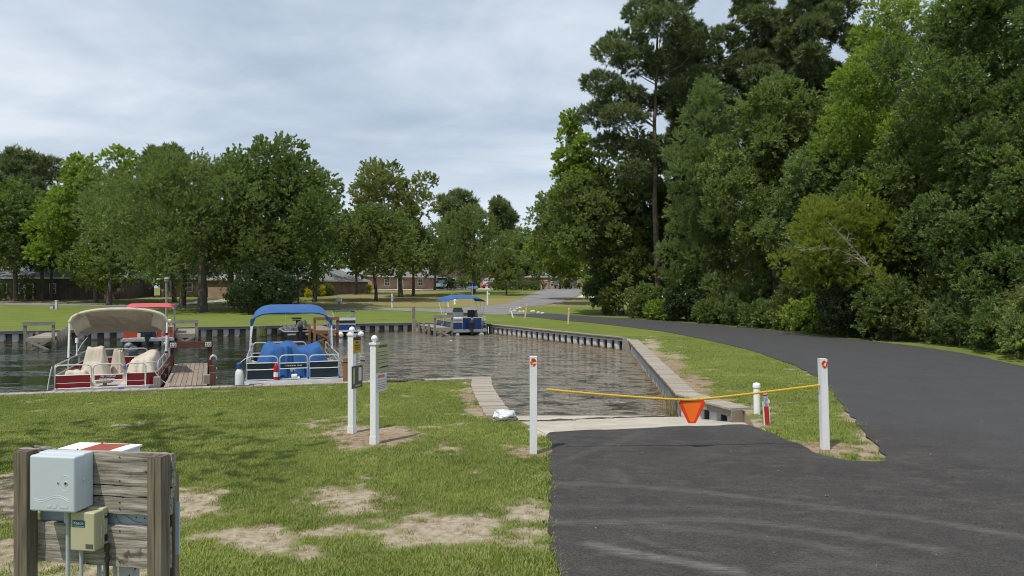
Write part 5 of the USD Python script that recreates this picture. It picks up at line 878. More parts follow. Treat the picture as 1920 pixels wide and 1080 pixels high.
def gate_rope():
    a, b = np.array([P0[0] + .05, P0[1], 1.02]), np.array([P1[0] - .09, P1[1], 1.03]); tl = (2.87 - a[0]) / (b[0] - a[0]); zl = .815; tt = np.linspace(0, 1, 160)
    z = np.where(tt < tl, a[2] + (zl - a[2]) * (1 - (1 - tt / tl) ** 1.35), zl + (b[2] - zl) * ((tt - tl) / (1 - tl)) ** 1.15); C = np.column_stack([a[0] + (b[0] - a[0]) * tt, a[1] + (b[1] - a[1]) * tt, z])
    t = thing('barrier_rope', 'yellow twisted rope strung between the two white gate posts', 'rope', (0, 0, 0)); T = np.linspace(0, 1, 900); CC = np.stack([np.interp(T, tt, C[:, k]) for k in range(3)], 1); k0 = T > .035
    for ph in (0, 2 * PI / 3, 4 * PI / 3):
        w = T * 5.0 / .15 * 2 * PI + ph; part(t, 'strand', tube((CC + np.column_stack([0 * w, .011 * np.cos(w), .011 * np.sin(w)]))[k0], .0088, 5), M_yrope, True)
    part(t, 'wire_hook', cat(tube(C[:7], .003, 5), tube([C[-1], C[-1] + [.05, 0, .0]], .005, 5), rbox(C[-1] + [.0, 0, 0], (.05, .015, .015), .006)), M_rail)
    X, Y, Z = 2.87, a[1] + (b[1] - a[1]) * tl, zl; s = thing('warning_triangle', 'orange inverted triangle with clipped corners hanging from the yellow rope', 'sign', (X, Y, Z))
    out = [(-.185, .0), (.185, .0), (.215, -.06), (.06, -.37), (-.06, -.37), (-.215, -.06)]; inn = [(-.155, -.035), (.155, -.035), (.03, -.345), (-.03, -.345)]
    part(s, 'border', xz(prism(Polygon(out).difference(Polygon(inn)), -.004, .006)), M_orngd); part(s, 'face', xz(prism(Polygon(inn).buffer(.004), -.003, .002)), M_orng); part(s, 'tie', cat(tube(arc(-.1, .01, .018, .022, 0, 2 * PI, 9, 0), .004, 5), tube(arc(.1, .01, .018, .022, 0, 2 * PI, 9, 0), .004, 5)), M_rail)
gate_rope()
def marker_pipe():
    p = gp(1419, 777); t = thing('pipe_stub', 'white plastic pipe stub with a cap beside the red marker post', 'pipe', (p[0], p[1], 0)); part(t, 'pipe', cyl((0.01, 0, -.2), (-.005, 0, .58), .066, n=20), M_white, 40); part(t, 'cap', lathe((-.005, 0, .545), [(.072, 0), (.076, .01), (.076, .07), (.06, .095), (.03, .105), (0, .107)], 20), M_white, 40); part(t, 'ring', lathe((-.005, 0, .535), [(.0665, 0), (.070, .004), (.070, .010), (.0665, .012)], 20), M_black, 40)
marker_pipe()
def marker_post():
    p = gp(1439, 796.5); t = thing('marker_post', 'red and white buried-line marker post tilted beside the white pipe stub', 'marker', (p[0], p[1], 0)); rr = -.075
    part(t, 'blade', move(box((0, 0, .24), (.088, .018, .80), .006), ry=rr), M_mark); part(t, 'edge_strip', move(cat(box((-.052, .008, .14), (.018, .018, .62), .005), box((.052, .008, .14), (.014, .018, .62), .005)), ry=rr), M_white)
    part(t, 'label', move(box((.0, -.0095, .49), (.080, .003, .27), .001), ry=rr), M_sticker); part(t, 'label', move(box((0, -.0098, .565), (.08, .0034, .03), .001), ry=rr), M_mark); part(t, 'label_text', move(cat(*[box((dx, -.0118, z), (w, .001, .009), .0003) for dx, w, z in ((0, .06, .535), (-.005, .05, .50), (.003, .056, .478), (0, .05, .456), (-.004, .058, .434), (0, .046, .412), (.004, .054, .39), (0, .05, .37))]), ry=rr), M_black)
    part(t, 'clip', move(rbox((.058, 0, .44), (.03, .03, .07), .01), ry=rr), M_white)
marker_post()
def finial(t, h, w): part(t, 'post_cap', box((0, 0, h - .145), (w + .03, w + .03, .03), .008), M_white); part(t, 'finial', lathe((0, 0, h - .13), [(.03, 0), (.026, .02), (.046, .04), (.056, .062), (.053, .088), (.036, .112), (.014, .124), (0, .125)], 18), M_white, 40)
def sign_post(label, x, y, ytop, rot, signs):
    p = gp(x, y); h = CAM_H - (ytop - 540) * p[1] / F; w = .105; t = thing('sign_post', label, 'sign', (p[0], p[1], 0), rot); part(t, 'shaft', box((0, 0, (h - .16) / 2 - .1), (w, w, h + .04), .006), M_whitep); finial(t, h, w); part(t, 'foot', box((0, 0, .06), (w + .016, w + .016, .14), .006), M_whitep)
    for nm, z0, z1, y0, wd, m, deco in signs:                            # signs on the right face; they run back along local y
        part(t, nm, box((w / 2 + .004, y0 + wd / 2, (z0 + z1) / 2), (.006, wd, z1 - z0), .002), m)
        for k, (fz0, fz1, fy0, fy1, dm) in enumerate(deco): part(t, nm + '_print', box((w / 2 + .0079, y0 + wd * (fy0 + fy1) / 2, z0 + (z1 - z0) * (fz0 + fz1) / 2), (.002, wd * (fy1 - fy0), (z1 - z0) * (fz1 - fz0)), .0004), dm)
def zpx(y, d): return CAM_H - (y - 540) * d / F
d1 = gp(660, 812)[1]; d2 = gp(702, 832)[1]
sign_post('left white signpost with a yellow warning sign and a dark sign below', 660, 812, 612, -20, [('warning_sign', zpx(662, d1), zpx(632, d1), -.05, .26, M_sgny, [(.80, .985, .05, .95, M_black), (.60, .72, .35, .6, M_black), (.44, .50, .15, .85, M_black), (.30, .35, .15, .85, M_black), (.18, .22, .2, .8, M_black)]), ('notice_board', zpx(728, d1), zpx(686, d1), -.10, .36, M_sgnk, [(.30, .90, .62, .88, M_sgnw), (.2, .9, .1, .28, M_sgnt), (.08, .14, .3, .8, M_sgnt)])])
sign_post('right white signpost with a mossy tan board and a red-printed white sign', 702, 832, 628, -20, [('rules_board', zpx(699, d2), zpx(642, d2), -.05, .44, M_sgnt, [(.14, .17, .2, .9, M_black), (.17, .19, .4, .95, M_black), (.30, .32, .1, .9, M_sgnk), (.42, .44, .1, .85, M_sgnk), (.54, .56, .1, .9, M_sgnk), (.66, .68, .1, .8, M_sgnk), (.82, .90, .2, .85, M_sgnk)]), ('notice_sign', zpx(735, d2), zpx(702, d2), -.02, .32, M_sgnw, [(.78, .94, .1, .8, M_sgnr), (.46, .50, .1, .9, M_sgnr), (.14, .18, .1, .9, M_sgnr), (.62, .64, .1, .9, M_black), (.34, .36, .1, .9, M_black), (.25, .27, .1, .85, M_black)])])

# ================================================================== THE UTILITY BOARD IN THE FOREGROUND
M_cabg = stuff('grey_cabinet', (0.46, 0.505, 0.54), (0.43, 0.475, 0.505), 2.0, 0.42, bump=.02, spots=((.38, .42, .44), 3.5, .68))
M_beige = stuff('beige_cabinet', (0.42, 0.40, 0.26), (0.38, 0.36, 0.235), 3, 0.5, spots=((.30, .28, .18), 5, .7))
M_teal = stuff('teal_label', (0.012, 0.10, 0.14), (0.010, 0.085, 0.12), 5, 0.35)
M_pvc = stuff('grey_conduit', (0.42, 0.43, 0.45), (0.36, 0.37, 0.39), 4, 0.5)
M_steel = stuff('blue_grey_plate', (0.36, 0.42, 0.50), (0.30, 0.35, 0.42), 3, 0.45)
M_wpost = wood('split_post_wood', 'z', (0.22, 0.185, 0.14), (0.075, 0.062, 0.045), bump=1.0)
M_wbrd = stuff('cracked_board_wood', (0.40, 0.365, 0.31), (0.12, 0.104, 0.086), 1.4, 0.9, (2.2, 30, 30), 1.0, 2.2, rnd=.12, detail=9, spec=.15, lo=.32, hi=.66, bdist=.006, spots=((.085, .075, .062), 8.5, .57))
M_cut = stuff('post_end_grain', (0.13, 0.085, 0.065), (0.09, 0.06, 0.047), 30, 0.9)
M_dark0 = stuff('rusty_nail', (.09, .05, .035), (.05, .03, .025), 30, .7, metal=.4)
UB, UR = (-3.163, 4.80), -9.1
def ub(x, y, z=0.0): c, s = math.cos(math.radians(UR)), math.sin(math.radians(UR)); return (UB[0] + c * x - s * y, UB[1] + s * x + c * y, z)
def rough_board(x0, x1, y0, y1, z0, z1, seed, n=40):
    """A split old plank: its long edges are uneven."""
    g = np.random.default_rng(seed); xs = np.linspace(x0, x1, n); top = z1 + .006 * (fbm2(xs, 0 * xs + seed, 9, seed) - .5) * 2 - .004 * (g.uniform(size=n) > .85); bot = z0 + .008 * (fbm2(xs, 0 * xs + seed, 7, seed + 1) - .5) * 2
    m = 10; V = []
    for i in range(n):
        zz = np.linspace(bot[i], top[i], m); fr = y0 + .007 * (meshkit.fbm(np.stack([np.full(m, xs[i] * 2.5), zz * 42, np.full(m, seed)], -1), 3, seed) - .5) * 1.6; V.append(np.vstack([np.column_stack([np.full(m, xs[i]), fr, zz]), np.column_stack([np.full(2, xs[i]), np.full(2, y1), (top[i], bot[i])])]))
    V = np.array(V); k = m + 2; ring = np.concatenate([V, V[:, :1]], 1); v, f = grid(ring); e0 = np.array([(0, j + 1, j) for j in range(1, k - 1)]); e1 = np.array([(0, j, j + 1) for j in range(1, k - 1)]) + (n - 1) * (k + 1)
    return v, np.vstack([f[:, ::-1], e0, e1])[:, ::-1]
def utility_board():
    t = thing('utility_board', 'weathered plank board on two split wooden posts in the left foreground', 'utility board', ub(0, 0), UR); L = .945
    for i, x in enumerate((0, L)):
        c = -.008 if i == 0 else .004
        part(t, 'post', cat(box((x - .047 + (.047 + c - .002) / 2, .047, .55), (.047 + c - .002, .092, 1.985), .004), box((x + .047 - (.047 - c - .002) / 2, .047, .55), (.047 - c - .002, .092, 1.985), .004), box((x + c, .060, .54), (.01, .064, 1.97), .001)), M_wpost); part(t, 'post_top', cat(box((x - .047 + (.047 + c - .004) / 2, .047, 1.5445), (.047 + c - .006, .084, .004), .001), box((x + .047 - (.047 - c - .004) / 2, .047, 1.5445), (.047 - c - .006, .084, .004), .001)), M_cut)
    for k, (z0, z1) in enumerate([(1.334, 1.545), (1.262, 1.328), (1.155, 1.256), (.815, 1.072)]): part(t, 'board', rough_board(-.10 + .06 * (k == 1), L + .060 - .008 * k, .094, .132, z0, z1, 70 + k), M_wbrd)
    for k, (z0, z1) in enumerate([(1.334, 1.545), (1.155, 1.256), (.815, 1.072)]): part(t, 'nail', cat(*[cyl((x, .088, z), (x, .1, z), .0045, n=7) for x in (.64, .875) for z in (z0 + .03, z1 - .03)]), M_dark0)
    part(t, 'splinter', cat(box((.07, .11, 1.556), (.16, .012, .012), .002, -.25), box((.12, .10, 1.55), (.11, .02, .008), .002, .1)), M_wbrd)
    part(t, 'back_plate', box((.52, .150, 1.06), (1.0, .012, .34)), M_steel); part(t, 'bolt', cat(*[cyl((x, .1415, 1.115), (x, .146, 1.115), .005, n=8) for x in (.72, .78)]), M_black)
    part(t, 'wire', cat(tube([(.60, .128, 1.150), (.585, .13, 1.12), (.61, .13, 1.085), (.64, .125, 1.07)], .0018, 5), tube([(.60, .128, 1.150), (.66, .126, 1.13), (.72, .128, 1.095), (.82, .12, 1.085), (.87, .12, 1.07)], .0018, 5)), M_black)
    part(t, 'back_rail', box((L + .005, .16, .75), (.09, .05, 1.3), .006), M_wpost)
    part(t, 'conduit', tube([(.330, .02, 1.21), (.330, .02, .9), (.322, .02, -.1)], .0135, 12), M_pvc, 40); part(t, 'conduit', tube([(.392, .06, 1.21), (.390, .06, -.1)], .0115, 12), M_pvc, 40)
    for x in (.43, .475, .545): part(t, 'conduit', tube([(x, .175, 1.0), (x, .175, -.1)], .0135, 12), M_pvc, 40)
    part(t, 'switch_box', box((.285, .075, 1.15), (.036, .034, .13), .004), M_cabg)
    part(t, 'cable', tube([(.575, .06, .96), (.575, .06, .90), (.580, .055, .86), (.578, .06, -.1)], .0105, 10), M_black, 40); part(t, 'cable_gland', cat(cyl((.575, .06, .92), (.575, .06, .965), .017), cyl((.580, .055, .855), (.580, .055, .885), .016)), M_black, 40); part(t, 'junction_box', rbox((.65, .17, .70), (.11, .07, .22), .01), M_pvc, 40)
    part(t, 'cable', tube([(.66, .13, .72), (.72, .16, .80), (.80, .17, .79), (.84, .17, .68), (.85, .17, .4)], .006, 8), M_black, 40)
utility_board()
def cabinet():
    t = thing('controller_cabinet', 'large pale grey plastic control cabinet mounted on the weathered utility board', 'control box', ub(.29, -.07), UR); w, h, z = .322, .352, 1.545
    part(t, 'door', rbox((0, .045, z - h / 2), (w, .09, h), .014, 3), M_cabg, 30); part(t, 'back_shell', rbox((0, .120, z - h / 2 + .004), (w + .006, .088, h + .002), .012, 3), M_cabg, 30); part(t, 'latch', move(lathe((0, 0, 0), [(0, 0), (.016, 0), (.017, .006), (.012, .012), (0, .014)], 14), (w / 2 - .004, .078, z - .155), ry=PI / 2), M_cabg, 40)
    for x, r in ((.098, .011), (.045, .0065)): part(t, 'lock', move(lathe((0, 0, 0), [(0, -.001), (r * .75, -.001), (r * .8, .003), (r * 1.25, .003), (r * 1.45, .0005), (r * 1.5, 0)], 16), (x, .0005, z - .168), rx=PI / 2), M_pvc, 40); part(t, 'keyhole', move(lathe((0, 0, 0), [(0, .0035), (r * .72, .0035), (r * .72, 0)], 14), (x, .0005, z - .168), rx=PI / 2), M_black, 40)
    part(t, 'embossed_ring', tube(np.array([(.098 + .045 * math.cos(a), .0012, z - .168 + .048 * math.sin(a)) for a in np.linspace(.5, 2 * PI - .5, 30)]), .0022, 6), M_cabg, True)
    for dz in (0, -.012): part(t, 'embossed_wave', tube([(x, .0012, z - .262 + dz + .016 * math.sin((x + .02) * 26)) for x in np.linspace(-.125, .125, 30)], .0024, 6), M_cabg, True)
    part(t, 'embossed_name', cat(*[box((x, -.0004, z - .318), (w_, .003, .012), .001) for x, w_ in ((-.02, .03), (.02, .022), (.085, .05))], tube(np.array([(.047 + .013 * math.cos(a), .0008, z - .315 + .013 * math.sin(a)) for a in np.linspace(0, 2 * PI, 16)]), .002, 5)), M_cabg)
cabinet()
def kasco():
    t = thing('fountain_control_box', 'small beige control box with a blue-green Kasco label below the grey cabinet', 'control box', ub(.462, -.02), UR); w, h, z = .172, .245, 1.185
    part(t, 'lid', rbox((0, .040, z - h / 2), (w, .08, h), .010, 3), M_beige, 30); part(t, 'back_shell', rbox((0, .096, z - h / 2 + .004), (w + .012, .046, h + .012), .010, 3), M_beige, 30); part(t, 'label', xz(move(rbox((-.024, z - .072, .0), (.088, .044, .004), .0018), (0, 0, 0))) , M_teal); part(t, 'label_text', xz(move(text('Kasco', .017, .0012, True), (-.024, z - .076, .0016))), M_white); part(t, 'label_text', xz(move(box((0, 0, 0), (.07, .004, .001), .0003), (-.024, z - .087, .0022))), M_cabg)
    part(t, 'rating_plate', box((.050, -.0005, z - .212), (.050, .003, .028), .0008), M_sgnk); part(t, 'knob', move(lathe((0, 0, 0), [(0, 0), (.014, 0), (.014, .012), (.011, .016), (0, .016)], 14), (w / 2 + .004, .096, z - .045), ry=PI / 2), M_black, 40); part(t, 'hasp', cat(box((w / 2 + .004, .056, z - .135), (.006, .014, .085), .002), tube([(w / 2 + .006, .09, z - .13), (w / 2 + .016, .09, z - .12), (w / 2 + .016, .09, z - .14)], .002, 5)), M_rail); part(t, 'vent', box((w / 2 + .006, .096, z - .185), (.003, .028, .045), .001), M_black)
kasco()
def rear_box():
    t = thing('electrical_box', 'white topped electrical box with a rust-red label on the back of the utility board', 'electrical box', ub(.335, .132), UR); part(t, 'case', rbox((0, .14, 1.365), (.46, .27, .31), .012), M_whitep, 30); part(t, 'lid', rbox((0, .14, 1.521), (.475, .285, .018), .006), M_white, 30); part(t, 'label', box((.05, .14, 1.5315), (.20, .22, .003), .001), stuff('rust_label', (.30, .055, .02), (.22, .04, .016), 14, .6)); part(t, 'bolt', cat(*[cyl((.05 + sx * .10, .14 + sy * .115, 1.53), (.05 + sx * .10, .14 + sy * .115, 1.543), .006, n=6) for sx in (-1, 1) for sy in (-1, 1)]), M_mark)
rear_box()

# ================================================================== SMALL THINGS ROUND THE POND
def blob(c, s, seed, amp=.25, sub=3, flat=None):
    m = trimesh.creation.icosphere(sub); v = np.array(m.vertices); v *= (1 + amp * (meshkit.fbm(v * 1.6 + seed * 3.1, 4, seed) - .5) * 2)[:, None]; v *= np.array(s)
    if flat is not None: v[:, 2] = np.maximum(v[:, 2], flat)
    return v + np.array(c), np.array(m.faces)
p = gp(946, 787); t = thing('plastic_bag', 'crumpled white plastic sheet wrapped over a stone at the end of the left boardwalk', 'plastic sheet', (p[0], p[1], 0)); part(t, 'sheet', blob((0, 0, .07), (.22, .17, .14), 3, .6, 4), stuff('white_plastic', (.60, .62, .65), (.40, .42, .44), 5, .35, bump=.6, bscale=12, bdist=.02), 50); part(t, 'stone', blob((.02, -.06, .03), (.24, .16, .10), 5, .3, 3), stuff('dark_stone', (.16, .14, .12), (.1, .09, .08), 6, .9), 40)
M_deb = stuff('rotting_weed', (.075, .055, .032), (.03, .026, .016), 9, .95, bump=.8, bscale=20, bdist=.03)
def debris(label, pts, s, n, seed, z=None, name='debris'):
    g = np.random.default_rng(seed); P = np.array(pts, float); ms = []
    for i in range(n): a = g.uniform(0, len(P) - 1.001); k = int(a); q = P[k] + (P[k + 1] - P[k]) * (a - k) + g.normal(0, s * .35, 2) * [1, .8]; zz = (z if z is not None else float(ramp_z(np.array(q[0]), np.array(q[1])))) + .01; r = s * g.uniform(.25, .8); ms.append(blob((q[0], q[1], zz), (r * g.uniform(.8, 2.2), r * g.uniform(.4, .9), r * g.uniform(.10, .3)), seed * 50 + i, .6, 2))
    solo(name, cat(*ms), M_deb, label, 'debris', kind='stuff', smooth=True)
debris('dark rotting weed washed up along the water edge of the boat ramp', [gp(965, 789, -.3), gp(1030, 792, -.35), gp(1100, 786, -.45), gp(1200, 780, -.52), gp(1262, 778, -.55)], .16, 70, 3)
debris('heap of dark dead weed on the near bulkhead cap right of the signposts', [gp(728, 718), gp(750, 717), gp(785, 715)], .13, 60, 4, .04)
debris('brown clippings on the near bulkhead cap beside the blue boat', [gp(440, 727), gp(500, 723)], .14, 40, 6, .02)
p = gp(1550, 935); t = solo('fallen_leaf', move(grid(np.array([[(-.02, -.015, .005), (-.02, .015, .01)], [(.0, -.02, .02), (.0, .02, .0)], [(.025, -.01, .004), (.025, .012, .012)]])), (p[0], p[1], .034)), stuff('yellow_leaf', (.55, .36, .04), (.45, .3, .03), 20, .7), 'single yellow fallen leaf on the asphalt apron', 'leaf')
def weeds(label, p, n, h, r, seed, m=None, z=0.0): g = np.random.default_rng(seed); solo('weed_clump', move(blades(n, r, h, .012, seed, .4), (p[0], p[1], z)), m or L_straw, label, 'weeds', kind='stuff')
weeds('straw coloured reeds at the foot of the right boardwalk by the ramp', gp(1258, 745, -.2), 90, .75, .35, 4, z=-.7); weeds('green weed growing from the far bulkhead behind the blue canopy boat', (gp(456, 618)[0], 49.9), 70, .9, .3, 5, L_grass, -.6)
g_ = np.random.default_rng(19); ms_ = []
while len(ms_) < 45:
    q = np.array([g_.uniform(.5, 11), g_.uniform(6.4, 15)])
    if shapely.contains_xy(road_poly, *q): r_ = g_.uniform(.003, .008); ms_.append(blob((q[0], q[1], .031 + r_ * .4), (r_ * g_.uniform(.8, 1.6), r_, r_ * .6), len(ms_), .4, 1))
solo('pebbles', cat(*ms_), stuff('pebble', (.42, .38, .31), (.2, .17, .13), 40, .9, world=True), 'scattered pale grit and pebbles on the asphalt apron', 'pebbles', kind='stuff')
# survey stakes on the verge
M_stake = stuff('raw_pine_stake', (.62, .47, .30), (.5, .37, .23), 6, .8)
for x, yb, yt, lean, m, lab in ((962, 596, 577, -.25, M_white, 'white plastic stake leaning left on the verge by the white rocks'), (984, 597, 569, .14, M_stake, 'wooden survey stake leaning right in front of the white rocks'), (1065, 608, 577, .06, M_stake, 'wooden survey stake nearest the camera on the road verge')):
    p = gp(x, yb); h = (yb - yt) * p[1] / F; t = thing('survey_stake', lab, 'stake', (p[0], p[1], 0)); part(t, 'shaft', move(box((0, 0, h / 2 - .1), (.11, .05, h + .2), .01), ry=lean), m); part(t, 'tape', move(box((0, 0, h * .82), (.114, .054, .08), .004), ry=lean), M_bk if m is M_white else M_orng)
M_rock = stuff('pale_rock', (.52, .49, .43), (.38, .35, .30), 3, .9, bump=.5, world=True)
for i, (x, y, s, w) in enumerate([(958, 583, .30, 'leftmost of the row, by the leaning white stake'), (965, 583, .42, 'second from the left, the largest'), (969, 578, .30, 'upper left of the row'), (975, 577, .34, 'upper middle, left of the wooden stake'), (975, 584, .30, 'lower middle, left of the wooden stake'), (981, 584, .34, 'just left of the wooden stake'), (999, 584, .42, 'right of the wooden stake'), (1010, 586, .36, 'second from the right end'), (1017, 587, .32, 'rightmost of the row')]):
    p = gp(x, y + 1.5); t = solo('rock', blob((p[0], p[1], float(terr(0, p[1])) + s * .12), (s * .62, s * .5, s * .42), 60 + i, .45, 2), M_rock, f'pale rock at the street corner, {w}', 'rock', smooth=40)

# ================================================================== FAR STREET FURNITURE
def pole_thing(name, label, cat_, x, yb, d=None): p = gp(x, yb) if d is None else np.array([(x - 960) * d / F, d]); return thing(name, label, cat_, (p[0], p[1], float(terr(0, p[1])))), p[1] / F, p
M_dgreen = stuff('grey_green_pole', (.22, .26, .25), (.17, .2, .195), 4, .5); M_dark = stuff('dark_pole', (.03, .028, .026), (.04, .036, .032), 4, .6)
t, k, p = pole_thing('lamp_post', 'grey-green lamp post behind the red canopy boat', 'lamp post', 312, 604); part(t, 'pole', cyl((0, 0, -.2), (0, 0, 3.05), .085, .07, 10), M_dgreen, 40); part(t, 'lantern', lathe((0, 0, 3.05), [(.07, 0), (.15, .06), (.15, .2), (.19, .24), (.10, .34), (0, .38)], 12), M_dgreen, 40)
t, k, p = pole_thing('lamp_post', 'dark thin lamp pole rising into the oak behind the blue canopy', 'lamp post', 559, 580); part(t, 'pole', cyl((0, 0, -.2), (0, 0, 3.9), .09, .08, 10), M_dark, 40); part(t, 'lantern', lathe((0, 0, 3.9), [(.07, 0), (.16, .1), (.16, .3), (.05, .45), (0, .46)], 10), M_dark, 40)
t, k, p = pole_thing('marker_pole', 'thin white pole left of the dark lamp pole behind the blue canopy', 'pole', 538, 580); part(t, 'shaft', cyl((0, 0, -.2), (0, 0, 27 * k), .05, n=8), M_white, 40); part(t, 'cap', lathe((0, 0, 27 * k), [(.05, 0), (.06, .03), (0, .08)], 8), M_white, 40)
t, k, p = pole_thing('post_box', 'white post with a grey-blue box on the dry lawn left of the blue canopy boat', 'mailbox', 735, 577); part(t, 'post', box((0, 0, 12 * k), (4.2 * k * .5, .12, 25 * k), .01), M_white); part(t, 'box', rbox((.05, -.1, 17 * k), (.22, .3, .6), .04), M_steel, 40); part(t, 'finial', lathe((0, 0, 24.5 * k), [(.06, 0), (.08, .05), (0, .14)], 8), M_white, 40)
t, k, p = pole_thing('post_box', 'tall white mailbox post on the lawn right of the street name sign', 'mailbox', 914, 572); part(t, 'post', box((0, 0, 12 * k), (.17, .17, 25 * k), .01), M_white); part(t, 'box', rbox((.16, -.05, 20.5 * k), (.28, .35, .26), .05), M_cabg, 40); part(t, 'finial', lathe((0, 0, 24.5 * k), [(.06, 0), (.08, .05), (0, .14)], 8), M_white, 40)
t, k, p = pole_thing('mailbox', 'grey mailbox on a wooden post at the street behind the tiny float boat', 'mailbox', 636, 578.5); part(t, 'post', box((0, 0, 5 * k), (.19, .19, 14 * k), .01), M_gz); part(t, 'box', rbox((0, -.1, 16.3 * k), (.62, .55, .55), .12), M_cabg, 40)
t, k, p = pole_thing('street_sign', 'street name sign with two blue blades at the street corner', 'street sign', 885.5, 589); part(t, 'pole', cyl((0, 0, -.2), (0, 0, 57 * k), .045, n=8), M_rail, 40); part(t, 'lower_blade', box((-.0, 0, 50 * k), (1.10, .03, .30), .01), M_blue); part(t, 'upper_blade', box((0.03, 0, 56 * k), (.62, .03, .24), .01, .75), M_blue); part(t, 'lettering', xz(move(text('LAKE DR', .19, .01, True), (0, 50 * k - .095, .018))), M_cabg)
t, k, p = pole_thing('hydrant', 'small white hydrant on the dry lawn under the far blue canopy', 'hydrant', 853, 570.5); part(t, 'barrel', lathe((0, 0, -.05), [(.2, 0), (.2, .08), (.12, .1), (.12, .5), (.15, .52), (.13, .6), (.05, .68), (0, .7)], 12), M_white, 40); part(t, 'outlet', cyl((-.19, 0, .4), (.19, 0, .4), .06), M_white, 40)
t, k, p = pole_thing('marker_pole', 'short leaning white marker left of the hydrant on the dry lawn', 'pole', 841, 576); part(t, 'shaft', move(box((0, 0, .4), (.16, .06, 1.0), .02), ry=-.2), M_white); part(t, 'band', move(box((0, 0, .8), (.165, .065, .08), .01), ry=-.2), M_mark)
t, k, p = pole_thing('utility_pedestal', 'pale utility pedestal box on the lawn right of the magnolia bush', 'utility box', 550, 569); part(t, 'case', rbox((0, 0, .28), (.55, .4, .62), .04), M_cabg, 40); part(t, 'door', box((.05, -.205, .28), (.3, .02, .4), .01), M_pvc)
t, k, p = pole_thing('utility_pedestal', 'small white bollard-like pedestal on the far left lawn', 'utility box', 106, 580); part(t, 'case', box((0, 0, .4), (.24, .2, 1.0), .02), M_cabg); part(t, 'cap', box((0, 0, .93), (.27, .23, .08), .02), M_white)
t, k, p = pole_thing('utility_pedestal', 'low dark grey box left of the white pedestal on the far left lawn', 'utility box', 98, 579.5); part(t, 'case', rbox((0, 0, .15), (.36, .3, .42), .03), M_pvc, 40); part(t, 'lid', box((0, 0, .37), (.39, .33, .04), .01), M_dark)

# ================================================================== HOUSES AND CARS BEYOND THE STREET
def brick(name, c1, c2, mo): return mat(name, {'t': ('texture_coordinate', {}), 's': ('separate_xyz', {}), 'a': ('math', {'math_type': 'add'}), 'c': ('combine_xyz', {}), 'b': ('brick_texture', {'color1': c1, 'color2': c2, 'mortar': mo, 'scale': 1.0, 'mortar_size': .012, 'brick_width': .22, 'row_height': .075}), 'n': ('noise_texture', {'scale': .9, 'detail': 4}), 'r': ('rgb_ramp', {'ramp': [(.3, (.75,) * 3), (.7, (1.15,) * 3)]}), 'm': ('mix', {'mix_type': 'multiply', 'fac': 1.0}), 'p': ('principled_bsdf', {'roughness': .9, 'specular_ior_level': .15})},
    [('t.object', 's.vector'), ('s.x', 'a.value1'), ('s.y', 'a.value2'), ('a.value', 'c.x'), ('s.z', 'c.y'), ('c.vector', 'b.vector'), ('t.object', 'n.vector'), ('n.fac', 'r.fac'), ('b.color', 'm.color1'), ('r.color', 'm.color2'), ('m.color', 'p.base_color')], 'p.BSDF')
M_brick1, M_brick2, M_brick3 = brick('brown_brick', (.115, .070, .052), (.075, .048, .038), (.16, .14, .12)), brick('tan_brick', (.30, .175, .115), (.22, .125, .085), (.34, .29, .24)), brick('orange_brick', (.36, .20, .125), (.28, .145, .09), (.40, .34, .28))
M_roof = stuff('grey_shingle', (.20, .20, .205), (.14, .14, .145), 3, .95, (1, 1, 6), bump=.3); M_glass = stuff('dark_window_glass', (.05, .06, .07), (.035, .042, .05), 2, .08); M_open = stuff('garage_interior', (.03, .03, .03), (.04, .038, .035), 2, .9)
